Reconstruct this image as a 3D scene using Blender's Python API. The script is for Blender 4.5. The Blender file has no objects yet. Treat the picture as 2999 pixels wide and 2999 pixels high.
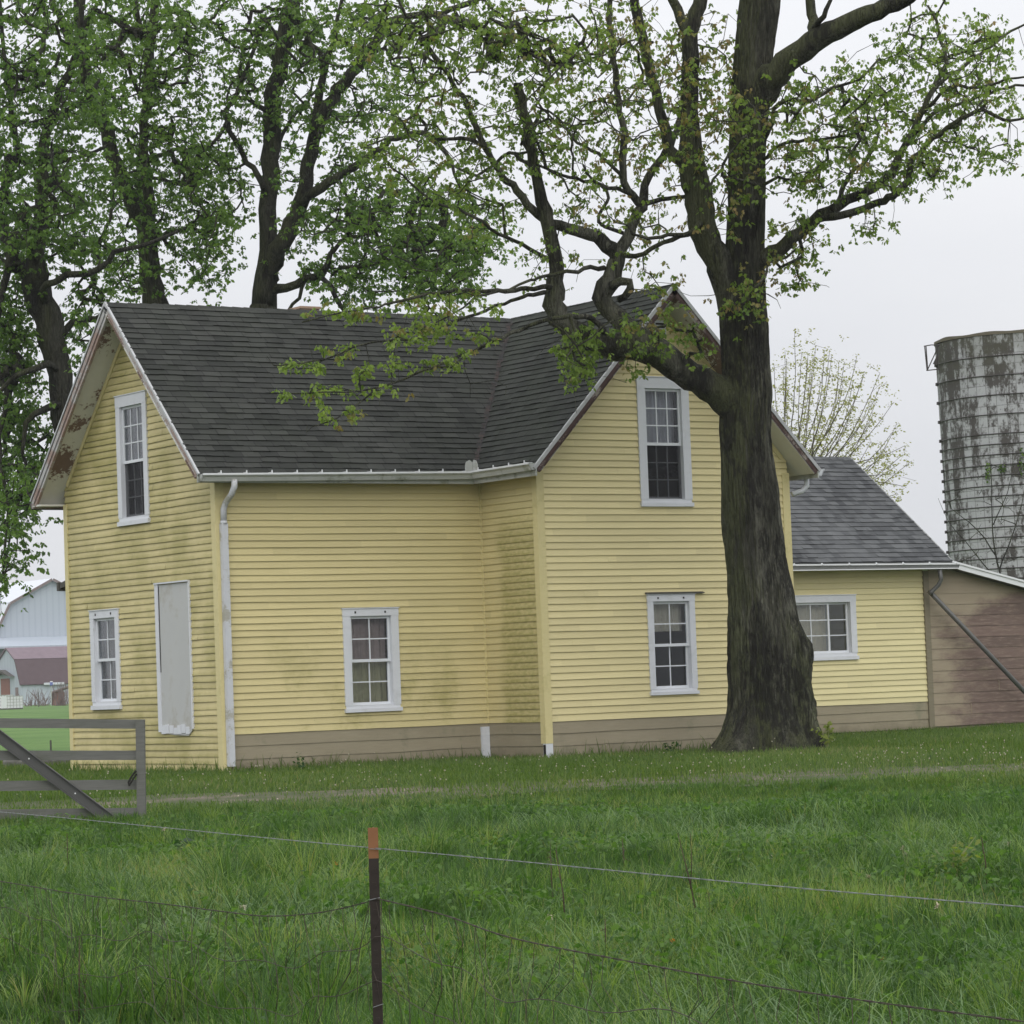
import bpy, math, random
import numpy as np
from mathutils import Vector, Matrix, noise

random.seed(7)
RNG = np.random.default_rng(11)
SC = bpy.context.scene
COL = SC.collection
R = math.radians

# ------------------------------------------------------------------ camera
CAM = np.array([-21.66487815, -40.46491716, 1.08302473])
RT = np.array([0.83408667, -0.55040482, -0.03679632])
UP = np.array([4.06518793e-04, -6.60909851e-02, 9.97813518e-01])
FW = np.array([0.55163327, 0.83227791, 0.05490186])
FPX = 9227.0
FH = np.array([FW[0], FW[1], 0.0]); FH /= np.linalg.norm(FH)
RH = np.array([FH[1], -FH[0], 0.0])
cd = bpy.data.cameras.new("camera")
cam = bpy.data.objects.new("camera", cd)
COL.objects.link(cam)
cam.matrix_world = Matrix((
    (RT[0], UP[0], -FW[0], CAM[0]), (RT[1], UP[1], -FW[1], CAM[1]),
    (RT[2], UP[2], -FW[2], CAM[2]), (0, 0, 0, 1)))
cd.sensor_width = 36.0
cd.lens = FPX / 2999 * 36.0
cd.clip_start = 0.5
cd.clip_end = 9000
SC.camera = cam

# ------------------------------------------------------------------ world, sun, exposure
W = bpy.data.worlds.new("World")
SC.world = W
W.use_nodes = True
wt = W.node_tree
for n in list(wt.nodes):
    wt.nodes.remove(n)
wo = wt.nodes.new('ShaderNodeOutputWorld')
bg = wt.nodes.new('ShaderNodeBackground')
bg.inputs['Strength'].default_value = 0.1
sky = wt.nodes.new('ShaderNodeTexSky')
sky.sky_type = 'NISHITA'
sky.sun_disc = False
sky.sun_elevation = R(52)
sky.sun_rotation = R(200)
sky.dust_density = 4.0
hs = wt.nodes.new('ShaderNodeHueSaturation')
hs.inputs['Saturation'].default_value = 0.12
wt.links.new(sky.outputs[0], hs.inputs['Color'])
tc = wt.nodes.new('ShaderNodeTexCoord')
nz = wt.nodes.new('ShaderNodeTexNoise')
nz.inputs['Scale'].default_value = 3.0
nz.inputs['Detail'].default_value = 5.0
mp = wt.nodes.new('ShaderNodeMapping')
mp.inputs['Scale'].default_value = (1, 1, 3.0)
wt.links.new(tc.outputs['Generated'], mp.inputs['Vector'])
wt.links.new(mp.outputs[0], nz.inputs['Vector'])
cr = wt.nodes.new('ShaderNodeValToRGB')
cr.color_ramp.elements[0].position = 0.3
cr.color_ramp.elements[0].color = (0.735, 0.755, 0.795, 1)
cr.color_ramp.elements[1].position = 0.7
cr.color_ramp.elements[1].color = (0.84, 0.85, 0.88, 1)
wt.links.new(nz.outputs['Fac'], cr.inputs['Fac'])
sx = wt.nodes.new('ShaderNodeSeparateXYZ')
wt.links.new(tc.outputs['Generated'], sx.inputs[0])
ma = wt.nodes.new('ShaderNodeMath'); ma.operation = 'MULTIPLY_ADD'
ma.inputs[1].default_value = 13.0; ma.inputs[2].default_value = 9.35     # overcast: zenith brighter than horizon
ma.use_clamp = False
mx0 = wt.nodes.new('ShaderNodeMath'); mx0.operation = 'MAXIMUM'; mx0.inputs[1].default_value = 0.0
wt.links.new(sx.outputs['Z'], mx0.inputs[0])
wt.links.new(mx0.outputs[0], ma.inputs[0])
vm = wt.nodes.new('ShaderNodeVectorMath'); vm.operation = 'SCALE'
wt.links.new(cr.outputs[0], vm.inputs[0])
wt.links.new(ma.outputs[0], vm.inputs['Scale'])
mxs = wt.nodes.new('ShaderNodeMix'); mxs.data_type = 'RGBA'
mxs.inputs[0].default_value = 0.92
wt.links.new(hs.outputs[0], mxs.inputs[6])
wt.links.new(vm.outputs[0], mxs.inputs[7])
wt.links.new(mxs.outputs[2], bg.inputs['Color'])
wt.links.new(bg.outputs[0], wo.inputs['Surface'])

sl = bpy.data.lights.new("sun", 'SUN')
sl.energy = 1.15
sl.angle = R(60)
sl.color = (1.0, 0.97, 0.92)
so = bpy.data.objects.new("sun", sl)
COL.objects.link(so)
# soft light through the cloud from behind the camera
sd = Vector((-0.40, -0.72, 0.72)).normalized()
so.rotation_euler = sd.to_track_quat('Z', 'Y').to_euler()
so.location = (-20, -30, 40)
sky.sun_elevation = math.asin(sd.z)
sky.sun_rotation = math.atan2(sd.x, sd.y)

SC.view_settings.view_transform = 'Standard'
SC.view_settings.look = 'None'
SC.view_settings.exposure = 0.0
SC.view_settings.gamma = 1.0
SC.render.engine = 'CYCLES'
SC.cycles.use_denoising = True
SC.cycles.use_adaptive_sampling = False
SC.cycles.max_bounces = 7
SC.cycles.diffuse_bounces = 3
SC.cycles.glossy_bounces = 3
SC.cycles.transmission_bounces = 4
SC.cycles.transparent_max_bounces = 12
SC.cycles.volume_bounces = 0

# ------------------------------------------------------------------ helpers: projection
def at(px, py, d):
    """point seen at native photo pixel (px,py), d metres deep along the view axis"""
    return CAM + d * (FW + RT * (px - 1499.5) / FPX + UP * (1499.5 - py) / FPX)
K = 2999 / 1932.0
def atd(x, y, d):
    return at(x * K, y * K, d)
def on_plane(px, py, axis, val):
    r = FW + RT * (px - 1499.5) / FPX + UP * (1499.5 - py) / FPX
    t = (val - CAM[axis]) / r[axis]
    return CAM + r * t

_PD = [-60, 0, 8, 13, 20, 27, 33, 37, 40, 60, 110, 200, 300, 6000]
_PZ = [-.95, -.85, -.80, -.72, -.58, -.40, -.21, -.05, -.01, 0.0, .2, .62, .95, .95]
def gz(x, y):
    x = np.asarray(x, float); y = np.asarray(y, float)
    d = (x - CAM[0]) * FH[0] + (y - CAM[1]) * FH[1]
    z = (np.interp(d - 1.5, _PD, _PZ) + np.interp(d, _PD, _PZ) + np.interp(d + 1.5, _PD, _PZ)) / 3
    near = np.clip((36 - d) / 6, 0, 1)
    z = z + near * (0.05 * np.sin(x * 0.9 + 1.3 * np.sin(y * 0.7)) * np.sin(y * 0.8 + 0.5) + 0.03 * np.sin(x * 2.3 + y * 1.7))
    return z
def dl(d, l):
    """plan position from depth d and lateral l"""
    p = CAM[None, :] + np.outer(np.atleast_1d(d), FH) + np.outer(np.atleast_1d(l), RH)
    return p[:, 0], p[:, 1]

# ------------------------------------------------------------------ helpers: mesh
ORG = {}
class MB:
    def __init__(s):
        s.v = []; s.f = []; s.mi = []; s.uv = []; s.cur = 0
    def vert(s, p, uv=None):
        s.v.append(tuple(float(c) for c in p)); s.uv.append(uv or (0.0, 0.0)); return len(s.v) - 1
    def face(s, idx):
        s.f.append(tuple(idx)); s.mi.append(s.cur)
    def poly(s, pts, uvs=None):
        s.face([s.vert(p, uvs[i] if uvs else None) for i, p in enumerate(pts)])
    def hexa(s, a, b):
        """a: 4 points of one face (ccw from outside), b: matching 4 points of the opposite face"""
        i = [s.vert(p) for p in a]; j = [s.vert(p) for p in b]
        s.face(i); s.face(j[::-1])
        for k in range(4):
            k2 = (k + 1) % 4
            s.face((i[k2], i[k], j[k], j[k2]))
    def box(s, x0, x1, y0, y1, z0, z1):
        s.hexa([(x0, y0, z0), (x1, y0, z0), (x1, y0, z1), (x0, y0, z1)], [(x0, y1, z0), (x1, y1, z0), (x1, y1, z1), (x0, y1, z1)])
    def obox(s, O, U, V, N, u0, u1, v0, v1, n0, n1):
        P = lambda u, v, n: O + U * u + V * v + N * n
        s.hexa([P(u0, v0, n1), P(u1, v0, n1), P(u1, v1, n1), P(u0, v1, n1)], [P(u0, v0, n0), P(u1, v0, n0), P(u1, v1, n0), P(u0, v1, n0)])
    def prism(s, pts, off):
        """polygon extruded by vector off"""
        off = np.asarray(off, float); pts = [np.asarray(p, float) for p in pts]
        i = [s.vert(p) for p in pts]; j = [s.vert(p + off) for p in pts]
        s.face(i); s.face(j[::-1]); n = len(i)
        for k in range(n):
            s.face((i[(k + 1) % n], i[k], j[k], j[(k + 1) % n]))
    def tube(s, pts, radii, sides=8, cap=True, rfun=None, twist0=0.0):
        pts = [np.asarray(p, float) for p in pts]
        n = len(pts)
        t0 = pts[1] - pts[0]; t0 /= np.linalg.norm(t0) + 1e-12
        ref = np.array([1.0, 0, 0]) if abs(t0[0]) < 0.8 else np.array([0, 1.0, 0])
        nx = np.cross(t0, ref); nx /= np.linalg.norm(nx)
        rings = []
        L = 0.0
        for i in range(n):
            if i == 0: t = pts[1] - pts[0]
            elif i == n - 1: t = pts[-1] - pts[-2]
            else: t = pts[i + 1] - pts[i - 1]
            t = t / (np.linalg.norm(t) + 1e-12)
            nx = nx - t * (nx @ t); nx /= np.linalg.norm(nx) + 1e-12
            ny = np.cross(t, nx)
            if i: L += np.linalg.norm(pts[i] - pts[i - 1])
            ring = []
            for k in range(sides):
                a = twist0 + 2 * math.pi * k / sides
                r = radii[i]
                dirv = nx * math.cos(a) + ny * math.sin(a)
                if rfun: r = rfun(r, dirv, pts[i], L)
                ring.append(s.vert(pts[i] + dirv * r, (k / sides, L)))
            rings.append(ring)
        for i in range(n - 1):
            A, B = rings[i], rings[i + 1]
            for k in range(sides):
                k2 = (k + 1) % sides
                s.face((A[k], A[k2], B[k2], B[k]))
        if cap:
            s.face(rings[0][::-1]); s.face(rings[-1])
        return rings
    def build(s, name, mats, parent=None, smooth=False, origin=None, label=None):
        me = bpy.data.meshes.new(name)
        o = bpy.data.objects.new(name, me)
        if parent is not None:
            org = ORG[parent]; o.parent = parent
        else:
            org = np.asarray(origin if origin is not None else (0, 0, 0), float)
            o.location = org
        ORG[o] = org
        v = np.array(s.v, float).reshape(-1, 3) - org
        me.from_pydata(v.tolist(), [], s.f)
        if not isinstance(mats, (list, tuple)): mats = [mats]
        for m in mats: me.materials.append(m)
        if len(mats) > 1:
            me.polygons.foreach_set('material_index', np.array(s.mi, np.int32))
        uvl = me.uv_layers.new(name="UVMap")
        li = np.empty(len(me.loops), np.int32); me.loops.foreach_get('vertex_index', li)
        uvl.data.foreach_set('uv', np.array(s.uv, np.float32)[li].ravel())
        if smooth: me.polygons.foreach_set('use_smooth', np.ones(len(me.polygons), bool))
        me.update()
        if label: o['label'] = label
        COL.objects.link(o)
        return o

def np_mesh(name, verts, faces, mats, parent=None, origin=None, attrs=None, smooth=False, mi=None):
    """verts (N,3), faces (M,k) arrays"""
    me = bpy.data.meshes.new(name)
    o = bpy.data.objects.new(name, me)
    if parent is not None:
        org = ORG[parent]; o.parent = parent
    else:
        org = np.asarray(origin if origin is not None else (0, 0, 0), float); o.location = org
    ORG[o] = org
    V = (np.asarray(verts) - org).astype(np.float32)
    F = np.asarray(faces, np.int32)
    me.vertices.add(len(V)); me.vertices.foreach_set('co', V.ravel())
    me.loops.add(F.size); me.loops.foreach_set('vertex_index', F.ravel())
    me.polygons.add(len(F))
    me.polygons.foreach_set('loop_start', np.arange(0, F.size, F.shape[1], dtype=np.int32))
    me.polygons.foreach_set('loop_total', np.full(len(F), F.shape[1], np.int32))
    if not isinstance(mats, (list, tuple)): mats = [mats]
    for m in mats: me.materials.append(m)
    if mi is not None: me.polygons.foreach_set('material_index', np.asarray(mi, np.int32))
    if smooth: me.polygons.foreach_set('use_smooth', np.ones(len(F), bool))
    for k, a in (attrs or {}).items():
        at_ = me.attributes.new(k, 'FLOAT', 'POINT')
        at_.data.foreach_set('value', np.asarray(a, np.float32))
    me.update(calc_edges=True)
    COL.objects.link(o)
    return o

def thing(name, loc, label, cat, group=None, rz=0):
    o = bpy.data.objects.new(name, None)
    o.location = loc; o.empty_display_size = 0.3
    COL.objects.link(o)
    ORG[o] = np.asarray(loc, float)
    return tag(o, label, cat, group)
def tag(o, label=None, cat=None, group=None, kind=None):
    if label: o['label'] = label
    if cat: o['category'] = cat
    if group: o['group'] = group
    if kind: o['kind'] = kind
    return o

# ------------------------------------------------------------------ helpers: materials
def S(r, g, b, k=1.0):
    f = lambda c: ((c / 255) / 12.92 if c / 255 <= 0.04045 else ((c / 255 + 0.055) / 1.055) ** 2.4) * k
    return (f(r), f(g), f(b), 1.0)
class NT:
    def __init__(s, name, rough=0.7, spec=0.3):
        s.m = bpy.data.materials.new(name); s.m.use_nodes = True
        s.t = s.m.node_tree
        s.b = next(n for n in s.t.nodes if n.type == 'BSDF_PRINCIPLED')
        s.out = next(n for n in s.t.nodes if n.type == 'OUTPUT_MATERIAL')
        s.b.inputs['Roughness'].default_value = rough
        s.b.inputs['Specular IOR Level'].default_value = spec
        s._tc = None
    def n(s, typ, **kw):
        x = s.t.nodes.new(typ)
        for k, v in kw.items(): setattr(x, k, v)
        return x
    def put(s, sock, v):
        if hasattr(v, 'is_output') or isinstance(v, bpy.types.NodeSocket): s.t.links.new(v, sock)
        else: sock.default_value = v
    def co(s, kind='Object'):
        if s._tc is None: s._tc = s.n('ShaderNodeTexCoord')
        return s._tc.outputs[kind]
    def geo(s):
        return s.n('ShaderNodeNewGeometry')
    def mapping(s, vec, scale=(1, 1, 1), loc=(0, 0, 0), rot=(0, 0, 0)):
        m = s.n('ShaderNodeMapping')
        s.put(m.inputs[0], vec); m.inputs['Scale'].default_value = scale
        m.inputs['Location'].default_value = loc; m.inputs['Rotation'].default_value = rot
        return m.outputs[0]
    def noise(s, scale, detail=4, vec=None, rough=0.55, dist=0.0):
        x = s.n('ShaderNodeTexNoise')
        s.put(x.inputs['Vector'], vec if vec is not None else s.co())
        x.inputs['Scale'].default_value = scale; x.inputs['Detail'].default_value = detail
        x.inputs['Roughness'].default_value = rough; x.inputs['Distortion'].default_value = dist
        return x.outputs['Fac']
    def voro(s, scale, vec=None, feature='F1', out='Distance', rnd=1.0):
        x = s.n('ShaderNodeTexVoronoi'); x.feature = feature
        s.put(x.inputs['Vector'], vec if vec is not None else s.co())
        x.inputs['Scale'].default_value = scale; x.inputs['Randomness'].default_value = rnd
        return x.outputs[out]
    def white(s, vec):
        x = s.n('ShaderNodeTexWhiteNoise'); x.noise_dimensions = '3D'
        s.put(x.inputs['Vector'], vec); return x.outputs['Value']
    def ramp(s, fac, a, b, c0=0.0, c1=1.0):
        x = s.n('ShaderNodeMapRange'); x.interpolation_type = 'SMOOTHSTEP'
        s.put(x.inputs['Value'], fac)
        s.put(x.inputs['From Min'], a); s.put(x.inputs['From Max'], b)
        x.inputs['To Min'].default_value = c0; x.inputs['To Max'].default_value = c1
        return x.outputs[0]
    def math(s, op, a, b=0.0, c=0.0, clamp=False):
        x = s.n('ShaderNodeMath'); x.operation = op; x.use_clamp = clamp
        s.put(x.inputs[0], a); s.put(x.inputs[1], b); s.put(x.inputs[2], c)
        return x.outputs[0]
    def mix(s, fac, a, b, blend='MIX'):
        x = s.n('ShaderNodeMix'); x.data_type = 'RGBA'; x.blend_type = blend
        s.put(x.inputs[0], fac); s.put(x.inputs[6], a); s.put(x.inputs[7], b)
        return x.outputs[2]
    def sep(s, vec):
        x = s.n('ShaderNodeSeparateXYZ'); s.put(x.inputs[0], vec); return x.outputs
    def comb(s, x_, y_, z_=0.0):
        x = s.n('ShaderNodeCombineXYZ')
        s.put(x.inputs[0], x_); s.put(x.inputs[1], y_); s.put(x.inputs[2], z_); return x.outputs[0]
    def attr(s, name):
        x = s.n('ShaderNodeAttribute'); x.attribute_name = name; return x.outputs['Fac']
    def color(s, c): s.put(s.b.inputs['Base Color'], c); return s
    def bump(s, h, strength=0.4, dist=0.02):
        x = s.n('ShaderNodeBump'); x.inputs['Strength'].default_value = strength
        x.inputs['Distance'].default_value = dist
        s.put(x.inputs['Height'], h); s.t.links.new(x.outputs[0], s.b.inputs['Normal']); return s

def simple(name, c, rough=0.7, spec=0.3, var=0.18, scale=6.0, dirt=None, dirtamt=0.5, dscale=2.0, bump=0.15):
    t = NT(name, rough, spec)
    n1 = t.noise(scale, 6)
    base = t.mix(n1, tuple(x * (1 - var) for x in c[:3]) + (1,), tuple(min(1, x * (1 + var)) for x in c[:3]) + (1,))
    if dirt:
        d = t.ramp(t.noise(dscale, 8, rough=0.7), 0.5, 0.68)
        base = t.mix(t.math('MULTIPLY', d, dirtamt), base, dirt)
    t.color(base)
    if bump: t.bump(t.noise(scale * 12, 4), bump, 0.004)
    return t.m

YEL = (0.625, 0.538, 0.278, 1)
ALG = (0.27, 0.245, 0.075, 1)
def siding_mat(name, mode, base=YEL):
    t = NT(name, 0.55, 0.25)
    uv = t.co('UV'); s_ = t.sep(uv)
    board = t.math('FLOOR', t.math('DIVIDE', s_[1], 0.1005))
    frac = t.math('FRACT', t.math('DIVIDE', s_[1], 0.1005))
    seg = t.math('FLOOR', t.math('ADD', t.math('DIVIDE', s_[0], 2.4), t.math('MULTIPLY', board, 0.37)))
    rb = t.white(t.comb(seg, board, 3.0))
    dark = tuple(x * 0.92 for x in base[:3]) + (1,)
    lite = tuple(min(1, x * 1.05) for x in base[:3]) + (1,)
    c = t.mix(rb, dark, lite)
    n1 = t.noise(1.3, 5, t.mapping(uv, (1, 1.6, 1)))
    c = t.mix(t.math('MULTIPLY', t.ramp(n1, 0.35, 0.75), 0.14), c, tuple(x * 0.75 for x in base[:3]) + (1,))
    # mould: strongest along the lower lip of every board, broken up by noise
    fine = t.noise(9, 6, t.mapping(uv, (1, 2.2, 1)), 0.65)
    lip = t.ramp(frac, 0.75, 0.05)
    blot = t.noise(0.9, 6, t.mapping(uv, (1, 0.8, 1), (4.1, 2.2, 0)), 0.6)
    if mode == 'heavy':
        amt = t.ramp(t.math('ADD', t.math('MULTIPLY', blot, 1.0), t.math('MULTIPLY', t.math('MULTIPLY', lip, fine), 0.34)), 0.35, 0.84, 0.06, 0.85)
    elif mode == 'side':
        edge = t.math('ADD', s_[0], t.math('MULTIPLY', t.math('SUBTRACT', t.noise(1.6, 4, uv), 0.5), 0.7))
        blk = t.math('MULTIPLY', t.ramp(edge, 0.30, 0.62), t.ramp(s_[1], 3.5, 2.7))
        amt = t.math('MULTIPLY', blk, t.ramp(t.math('ADD', t.math('MULTIPLY', fine, 0.9), t.math('MULTIPLY', lip, 0.16)), 0.25, 0.85, 0.15, 0.95))
    elif mode == 'light':
        low = t.ramp(s_[1], 2.1, 0.3, 0.0, 1.0)
        amt = t.math('MULTIPLY', t.ramp(t.math('ADD', blot, t.math('MULTIPLY', fine, 0.3)), 0.62, 0.95, 0.0, 0.75), low)
    else:
        amt = t.math('MULTIPLY', t.ramp(t.math('ADD', blot, t.math('MULTIPLY', fine, 0.3)), 0.75, 1.0), 0.12)
    c = t.mix(amt, c, ALG)
    if mode in ('light', 'heavy'):
        sp = t.ramp(t.voro(26, uv), 0.16, 0.07)
        spz = t.math('MULTIPLY', sp, t.math('MULTIPLY', t.ramp(t.noise(1.1, 3, uv), 0.52, 0.66), 0.6))
        c = t.mix(spz, c, (0.10, 0.10, 0.05, 1))
    t.color(c)
    t.bump(t.noise(40, 4, t.mapping(uv, (0.25, 1.5, 1))), 0.12, 0.004)
    return t.m

M = {}
M['sidA'] = siding_mat('weathered_yellow_clapboard', 'heavy')
M['sidB'] = siding_mat('yellow_clapboard', 'light')
M['sidC'] = siding_mat('mouldy_yellow_clapboard', 'side')
M['sidD'] = siding_mat('clean_yellow_clapboard', 'clean', (0.675, 0.590, 0.320, 1))
M['sidE'] = siding_mat('annex_yellow_clapboard', 'clean', (0.695, 0.62, 0.345, 1))
M['corner'] = simple('yellow_trim_paint', (0.635, 0.555, 0.285, 1), 0.5, 0.3, 0.06, 3, (0.28, 0.26, 0.08, 1), 0.3, 3)

def skirt_mat():
    t = NT('bare_brown_board', 0.8, 0.2)
    uv = t.co('UV')
    n1 = t.noise(1.1, 6, t.mapping(uv, (1, 2.5, 1)))
    n2 = t.noise(14, 5, t.mapping(uv, (0.3, 3, 1)))
    c = t.mix(n1, (0.265, 0.232, 0.160, 1), (0.385, 0.338, 0.240, 1))
    c = t.mix(t.math('MULTIPLY', n2, 0.4), c, (0.17, 0.14, 0.10, 1))
    g = t.ramp(t.noise(1.7, 5, uv, 0.65), 0.55, 0.72)
    c = t.mix(t.math('MULTIPLY', g, 0.6), c, (0.165, 0.168, 0.110, 1))
    sp_m = t.math('MULTIPLY', t.ramp(t.math('ADD', t.sep(uv)[1], t.math('MULTIPLY', t.noise(2.6, 6, uv, 0.7), 0.55)), 0.50, 0.22), 0.55)
    c = t.mix(sp_m, c, (0.125, 0.108, 0.072, 1))   # rain-splashed soil
    t.color(c); t.bump(n2, 0.25, 0.004)
    return t.m
M['skirt'] = skirt_mat()
def shed_mat():
    t = NT('wet_brown_board', 0.6, 0.3)
    uv = t.co('UV'); s_ = t.sep(uv)
    b = t.math('FLOOR', t.math('DIVIDE', s_[1], 0.2))
    rb = t.white(t.comb(b, 2.0, 1.0))
    tan = t.mix(t.noise(2, 5, t.mapping(uv, (0.7, 3, 1))), (0.25, 0.205, 0.14, 1), (0.36, 0.30, 0.215, 1))
    wet = t.mix(rb, (0.122, 0.085, 0.070, 1), (0.190, 0.130, 0.108, 1))
    zone = t.math('ADD', t.math('MULTIPLY', s_[0], 0.34), t.math('MULTIPLY', t.noise(1.6, 7, t.mapping(uv, (1, 2.2, 1)), 0.65), 1.15))
    zone = t.math('ADD', zone, t.math('MULTIPLY', rb, 0.16))
    zone = t.math('SUBTRACT', zone, t.ramp(s_[1], 1.9, 2.6, 0, 0.7))
    wet = t.mix(t.ramp(t.noise(9, 6, t.mapping(uv, (0.35, 2.5, 1)), 0.7), 0.45, 0.7), wet, (0.24, 0.175, 0.14, 1))
    c = t.mix(t.ramp(zone, 0.66, 1.10), tan, wet)
    t.color(c); t.bump(t.noise(14, 5, t.mapping(uv, (0.3, 3, 1))), 0.2, 0.004)
    return t.m
M['shed'] = shed_mat()

def peel_mat(name, paint, under, lo, hi, scale=2.2):
    t = NT(name, 0.6, 0.25)
    big = t.noise(scale * 0.45, 3, t.mapping(t.co(), (1, 1, 1), (3.3, 1.7, 2.9)))
    n = t.math('ADD', t.math('MULTIPLY', big, 0.75), t.math('MULTIPLY', t.noise(scale * 6, 7, rough=0.7), 0.45))
    m_ = t.ramp(n, lo, hi)
    pv = t.mix(t.noise(8, 5), tuple(x * 0.85 for x in paint[:3]) + (1,), paint)
    t.color(t.mix(m_, pv, t.mix(t.noise(25, 4), under, tuple(x * 1.6 for x in under[:3]) + (1,))))
    t.bump(t.math('SUBTRACT', 1.0, m_), 0.3, 0.004)
    return t.m
M['soffit'] = peel_mat('peeling_soffit_paint', (0.66, 0.65, 0.60, 1), (0.135, 0.090, 0.070, 1), 0.585, 0.62, 2.4)
M['rakeA'] = peel_mat('peeling_white_rake_paint', (0.46, 0.455, 0.445, 1), (0.23, 0.165, 0.14, 1), 0.50, 0.66, 5)
M['rakeD'] = peel_mat('bare_red_rake_paint', (0.30, 0.26, 0.23, 1), (0.060, 0.034, 0.029, 1), 0.50, 0.58, 6)
M['white'] = simple('white_trim_paint', (0.64, 0.655, 0.69, 1), 0.45, 0.35, 0.05, 4, (0.40, 0.41, 0.40, 1), 0.25, 3)
M['sash'] = simple('white_sash', (0.68, 0.70, 0.73, 1), 0.35, 0.4, 0.04, 4)
M['gut'] = simple('stained_white_gutter', (0.44, 0.45, 0.43, 1), 0.45, 0.35, 0.15, 5, (0.15, 0.16, 0.10, 1), 0.75, 4)
M['lip'] = simple('white_metal_edge', (0.72, 0.73, 0.74, 1), 0.35, 0.45, 0.06, 3)
M['drip'] = simple('dull_white_drip_edge', (0.43, 0.435, 0.44, 1), 0.4, 0.4, 0.12, 4, (0.22, 0.21, 0.19, 1), 0.6, 6)
M['gutE'] = simple('grey_gutter', (0.20, 0.205, 0.20, 1), 0.45, 0.4, 0.2, 4, (0.10, 0.10, 0.08, 1), 0.5, 4)
M['pipe'] = peel_mat('peeling_white_downspout', (0.60, 0.61, 0.64, 1), (0.30, 0.29, 0.25, 1), 0.60, 0.68, 8)
M['pipeE'] = simple('dull_metal_pipe', (0.085, 0.085, 0.08, 1), 0.4, 0.5, 0.25, 5)
M['panel'] = simple('grey_white_door_board', (0.47, 0.475, 0.465, 1), 0.6, 0.25, 0.08, 2.2, (0.36, 0.34, 0.29, 1), 0.75, 2.2)
M['dark'] = simple('dark_gap', (0.03, 0.028, 0.025, 1), 0.9, 0.1, 0.2, 5)
M['darkwood'] = simple('weathered_dark_wood', (0.095, 0.09, 0.08, 1), 0.8, 0.2, 0.3, 8)
M['brick'] = simple('orange_chimney_brick', (0.36, 0.25, 0.18, 1), 0.85, 0.15, 0.25, 9)

def glass_mat():
    t = NT('window_glass', 0.05, 0.5)
    tr = t.n('ShaderNodeBsdfTransparent'); tr.inputs[0].default_value = (0.80, 0.82, 0.84, 1)
    gl = t.n('ShaderNodeBsdfGlossy'); gl.inputs['Roughness'].default_value = 0.04
    fr = t.n('ShaderNodeFresnel'); fr.inputs[0].default_value = 1.5
    f2 = t.math('MULTIPLY_ADD', fr.outputs[0], 0.55, 0.0)
    mx = t.n('ShaderNodeMixShader')
    t.put(mx.inputs[0], f2); t.t.links.new(tr.outputs[0], mx.inputs[1]); t.t.links.new(gl.outputs[0], mx.inputs[2])
    t.t.links.new(mx.outputs[0], t.out.inputs['Surface'])
    return t.m
M['glass'] = glass_mat()
def screen_mat():
    t = NT('insect_screen', 0.8, 0.1)
    t.color((0.03, 0.03, 0.032, 1))
    tr = t.n('ShaderNodeBsdfTransparent')
    mx = t.n('ShaderNodeMixShader'); mx.inputs[0].default_value = 0.42
    t.t.links.new(tr.outputs[0], mx.inputs[1]); t.t.links.new(t.b.outputs[0], mx.inputs[2])
    t.t.links.new(mx.outputs[0], t.out.inputs['Surface'])
    return t.m
M['screen'] = screen_mat()
def cloth(name, c): return simple(name, c, 0.9, 0.1, 0.25, 3.0)

def shingle_mat(name, c0, c1, tabw, course, contrast, green=0.0, slots=True):
    t = NT(name, 0.85, 0.2)
    uv = t.co('UV'); s_ = t.sep(uv)
    row = t.math('FLOOR', t.math('DIVIDE', s_[1], course))
    off = t.white(t.comb(row, 7.0, 1.0))
    tu = t.math('ADD', t.math('DIVIDE', s_[0], tabw), off)
    tab = t.math('FLOOR', tu); fr = t.math('FRACT', tu)
    rv = t.white(t.comb(tab, row, 0.0))
    rv = t.math('ADD', t.math('MULTIPLY', rv, contrast), (1 - contrast) * 0.5)
    c = t.mix(rv, c0, c1)
    gr = t.noise(220, 2, uv)
    c = t.mix(t.math('MULTIPLY', gr, 0.35), c, tuple(x * 0.5 for x in c0[:3]) + (1,))
    big = t.noise(0.6, 4, t.mapping(uv, (1, 0.35, 1)))
    c = t.mix(t.math('MULTIPLY', t.ramp(big, 0.4, 0.7), 0.35), c, tuple(x * 1.35 for x in c1[:3]) + (1,))
    if green:
        g = t.noise(0.8, 6, uv, 0.65)
        c = t.mix(t.math('MULTIPLY', t.ramp(g, 0.35, 0.65), green), c, (0.033, 0.040, 0.026, 1))
    if slots:
        sl_ = t.math('LESS_THAN', fr, 0.05)
        c = t.mix(t.math('MULTIPLY', sl_, 0.75), c, (0.012, 0.012, 0.012, 1))
    t.color(c); t.bump(gr, 0.3, 0.003)
    return t.m
M['roof'] = shingle_mat('dark_three_tab_shingle', (0.023, 0.0245, 0.022, 1), (0.054, 0.056, 0.050, 1), 0.30, 0.125, 1.0, 0.25)
M['roofW'] = shingle_mat('greenish_three_tab_shingle', (0.022, 0.024, 0.021, 1), (0.047, 0.050, 0.044, 1), 0.30, 0.125, 1.0, 0.5)
M['roofE'] = shingle_mat('grey_laminate_shingle', (0.048, 0.050, 0.053, 1), (0.118, 0.122, 0.124, 1), 0.17, 0.14, 1.0, 0.0, False)

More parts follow.
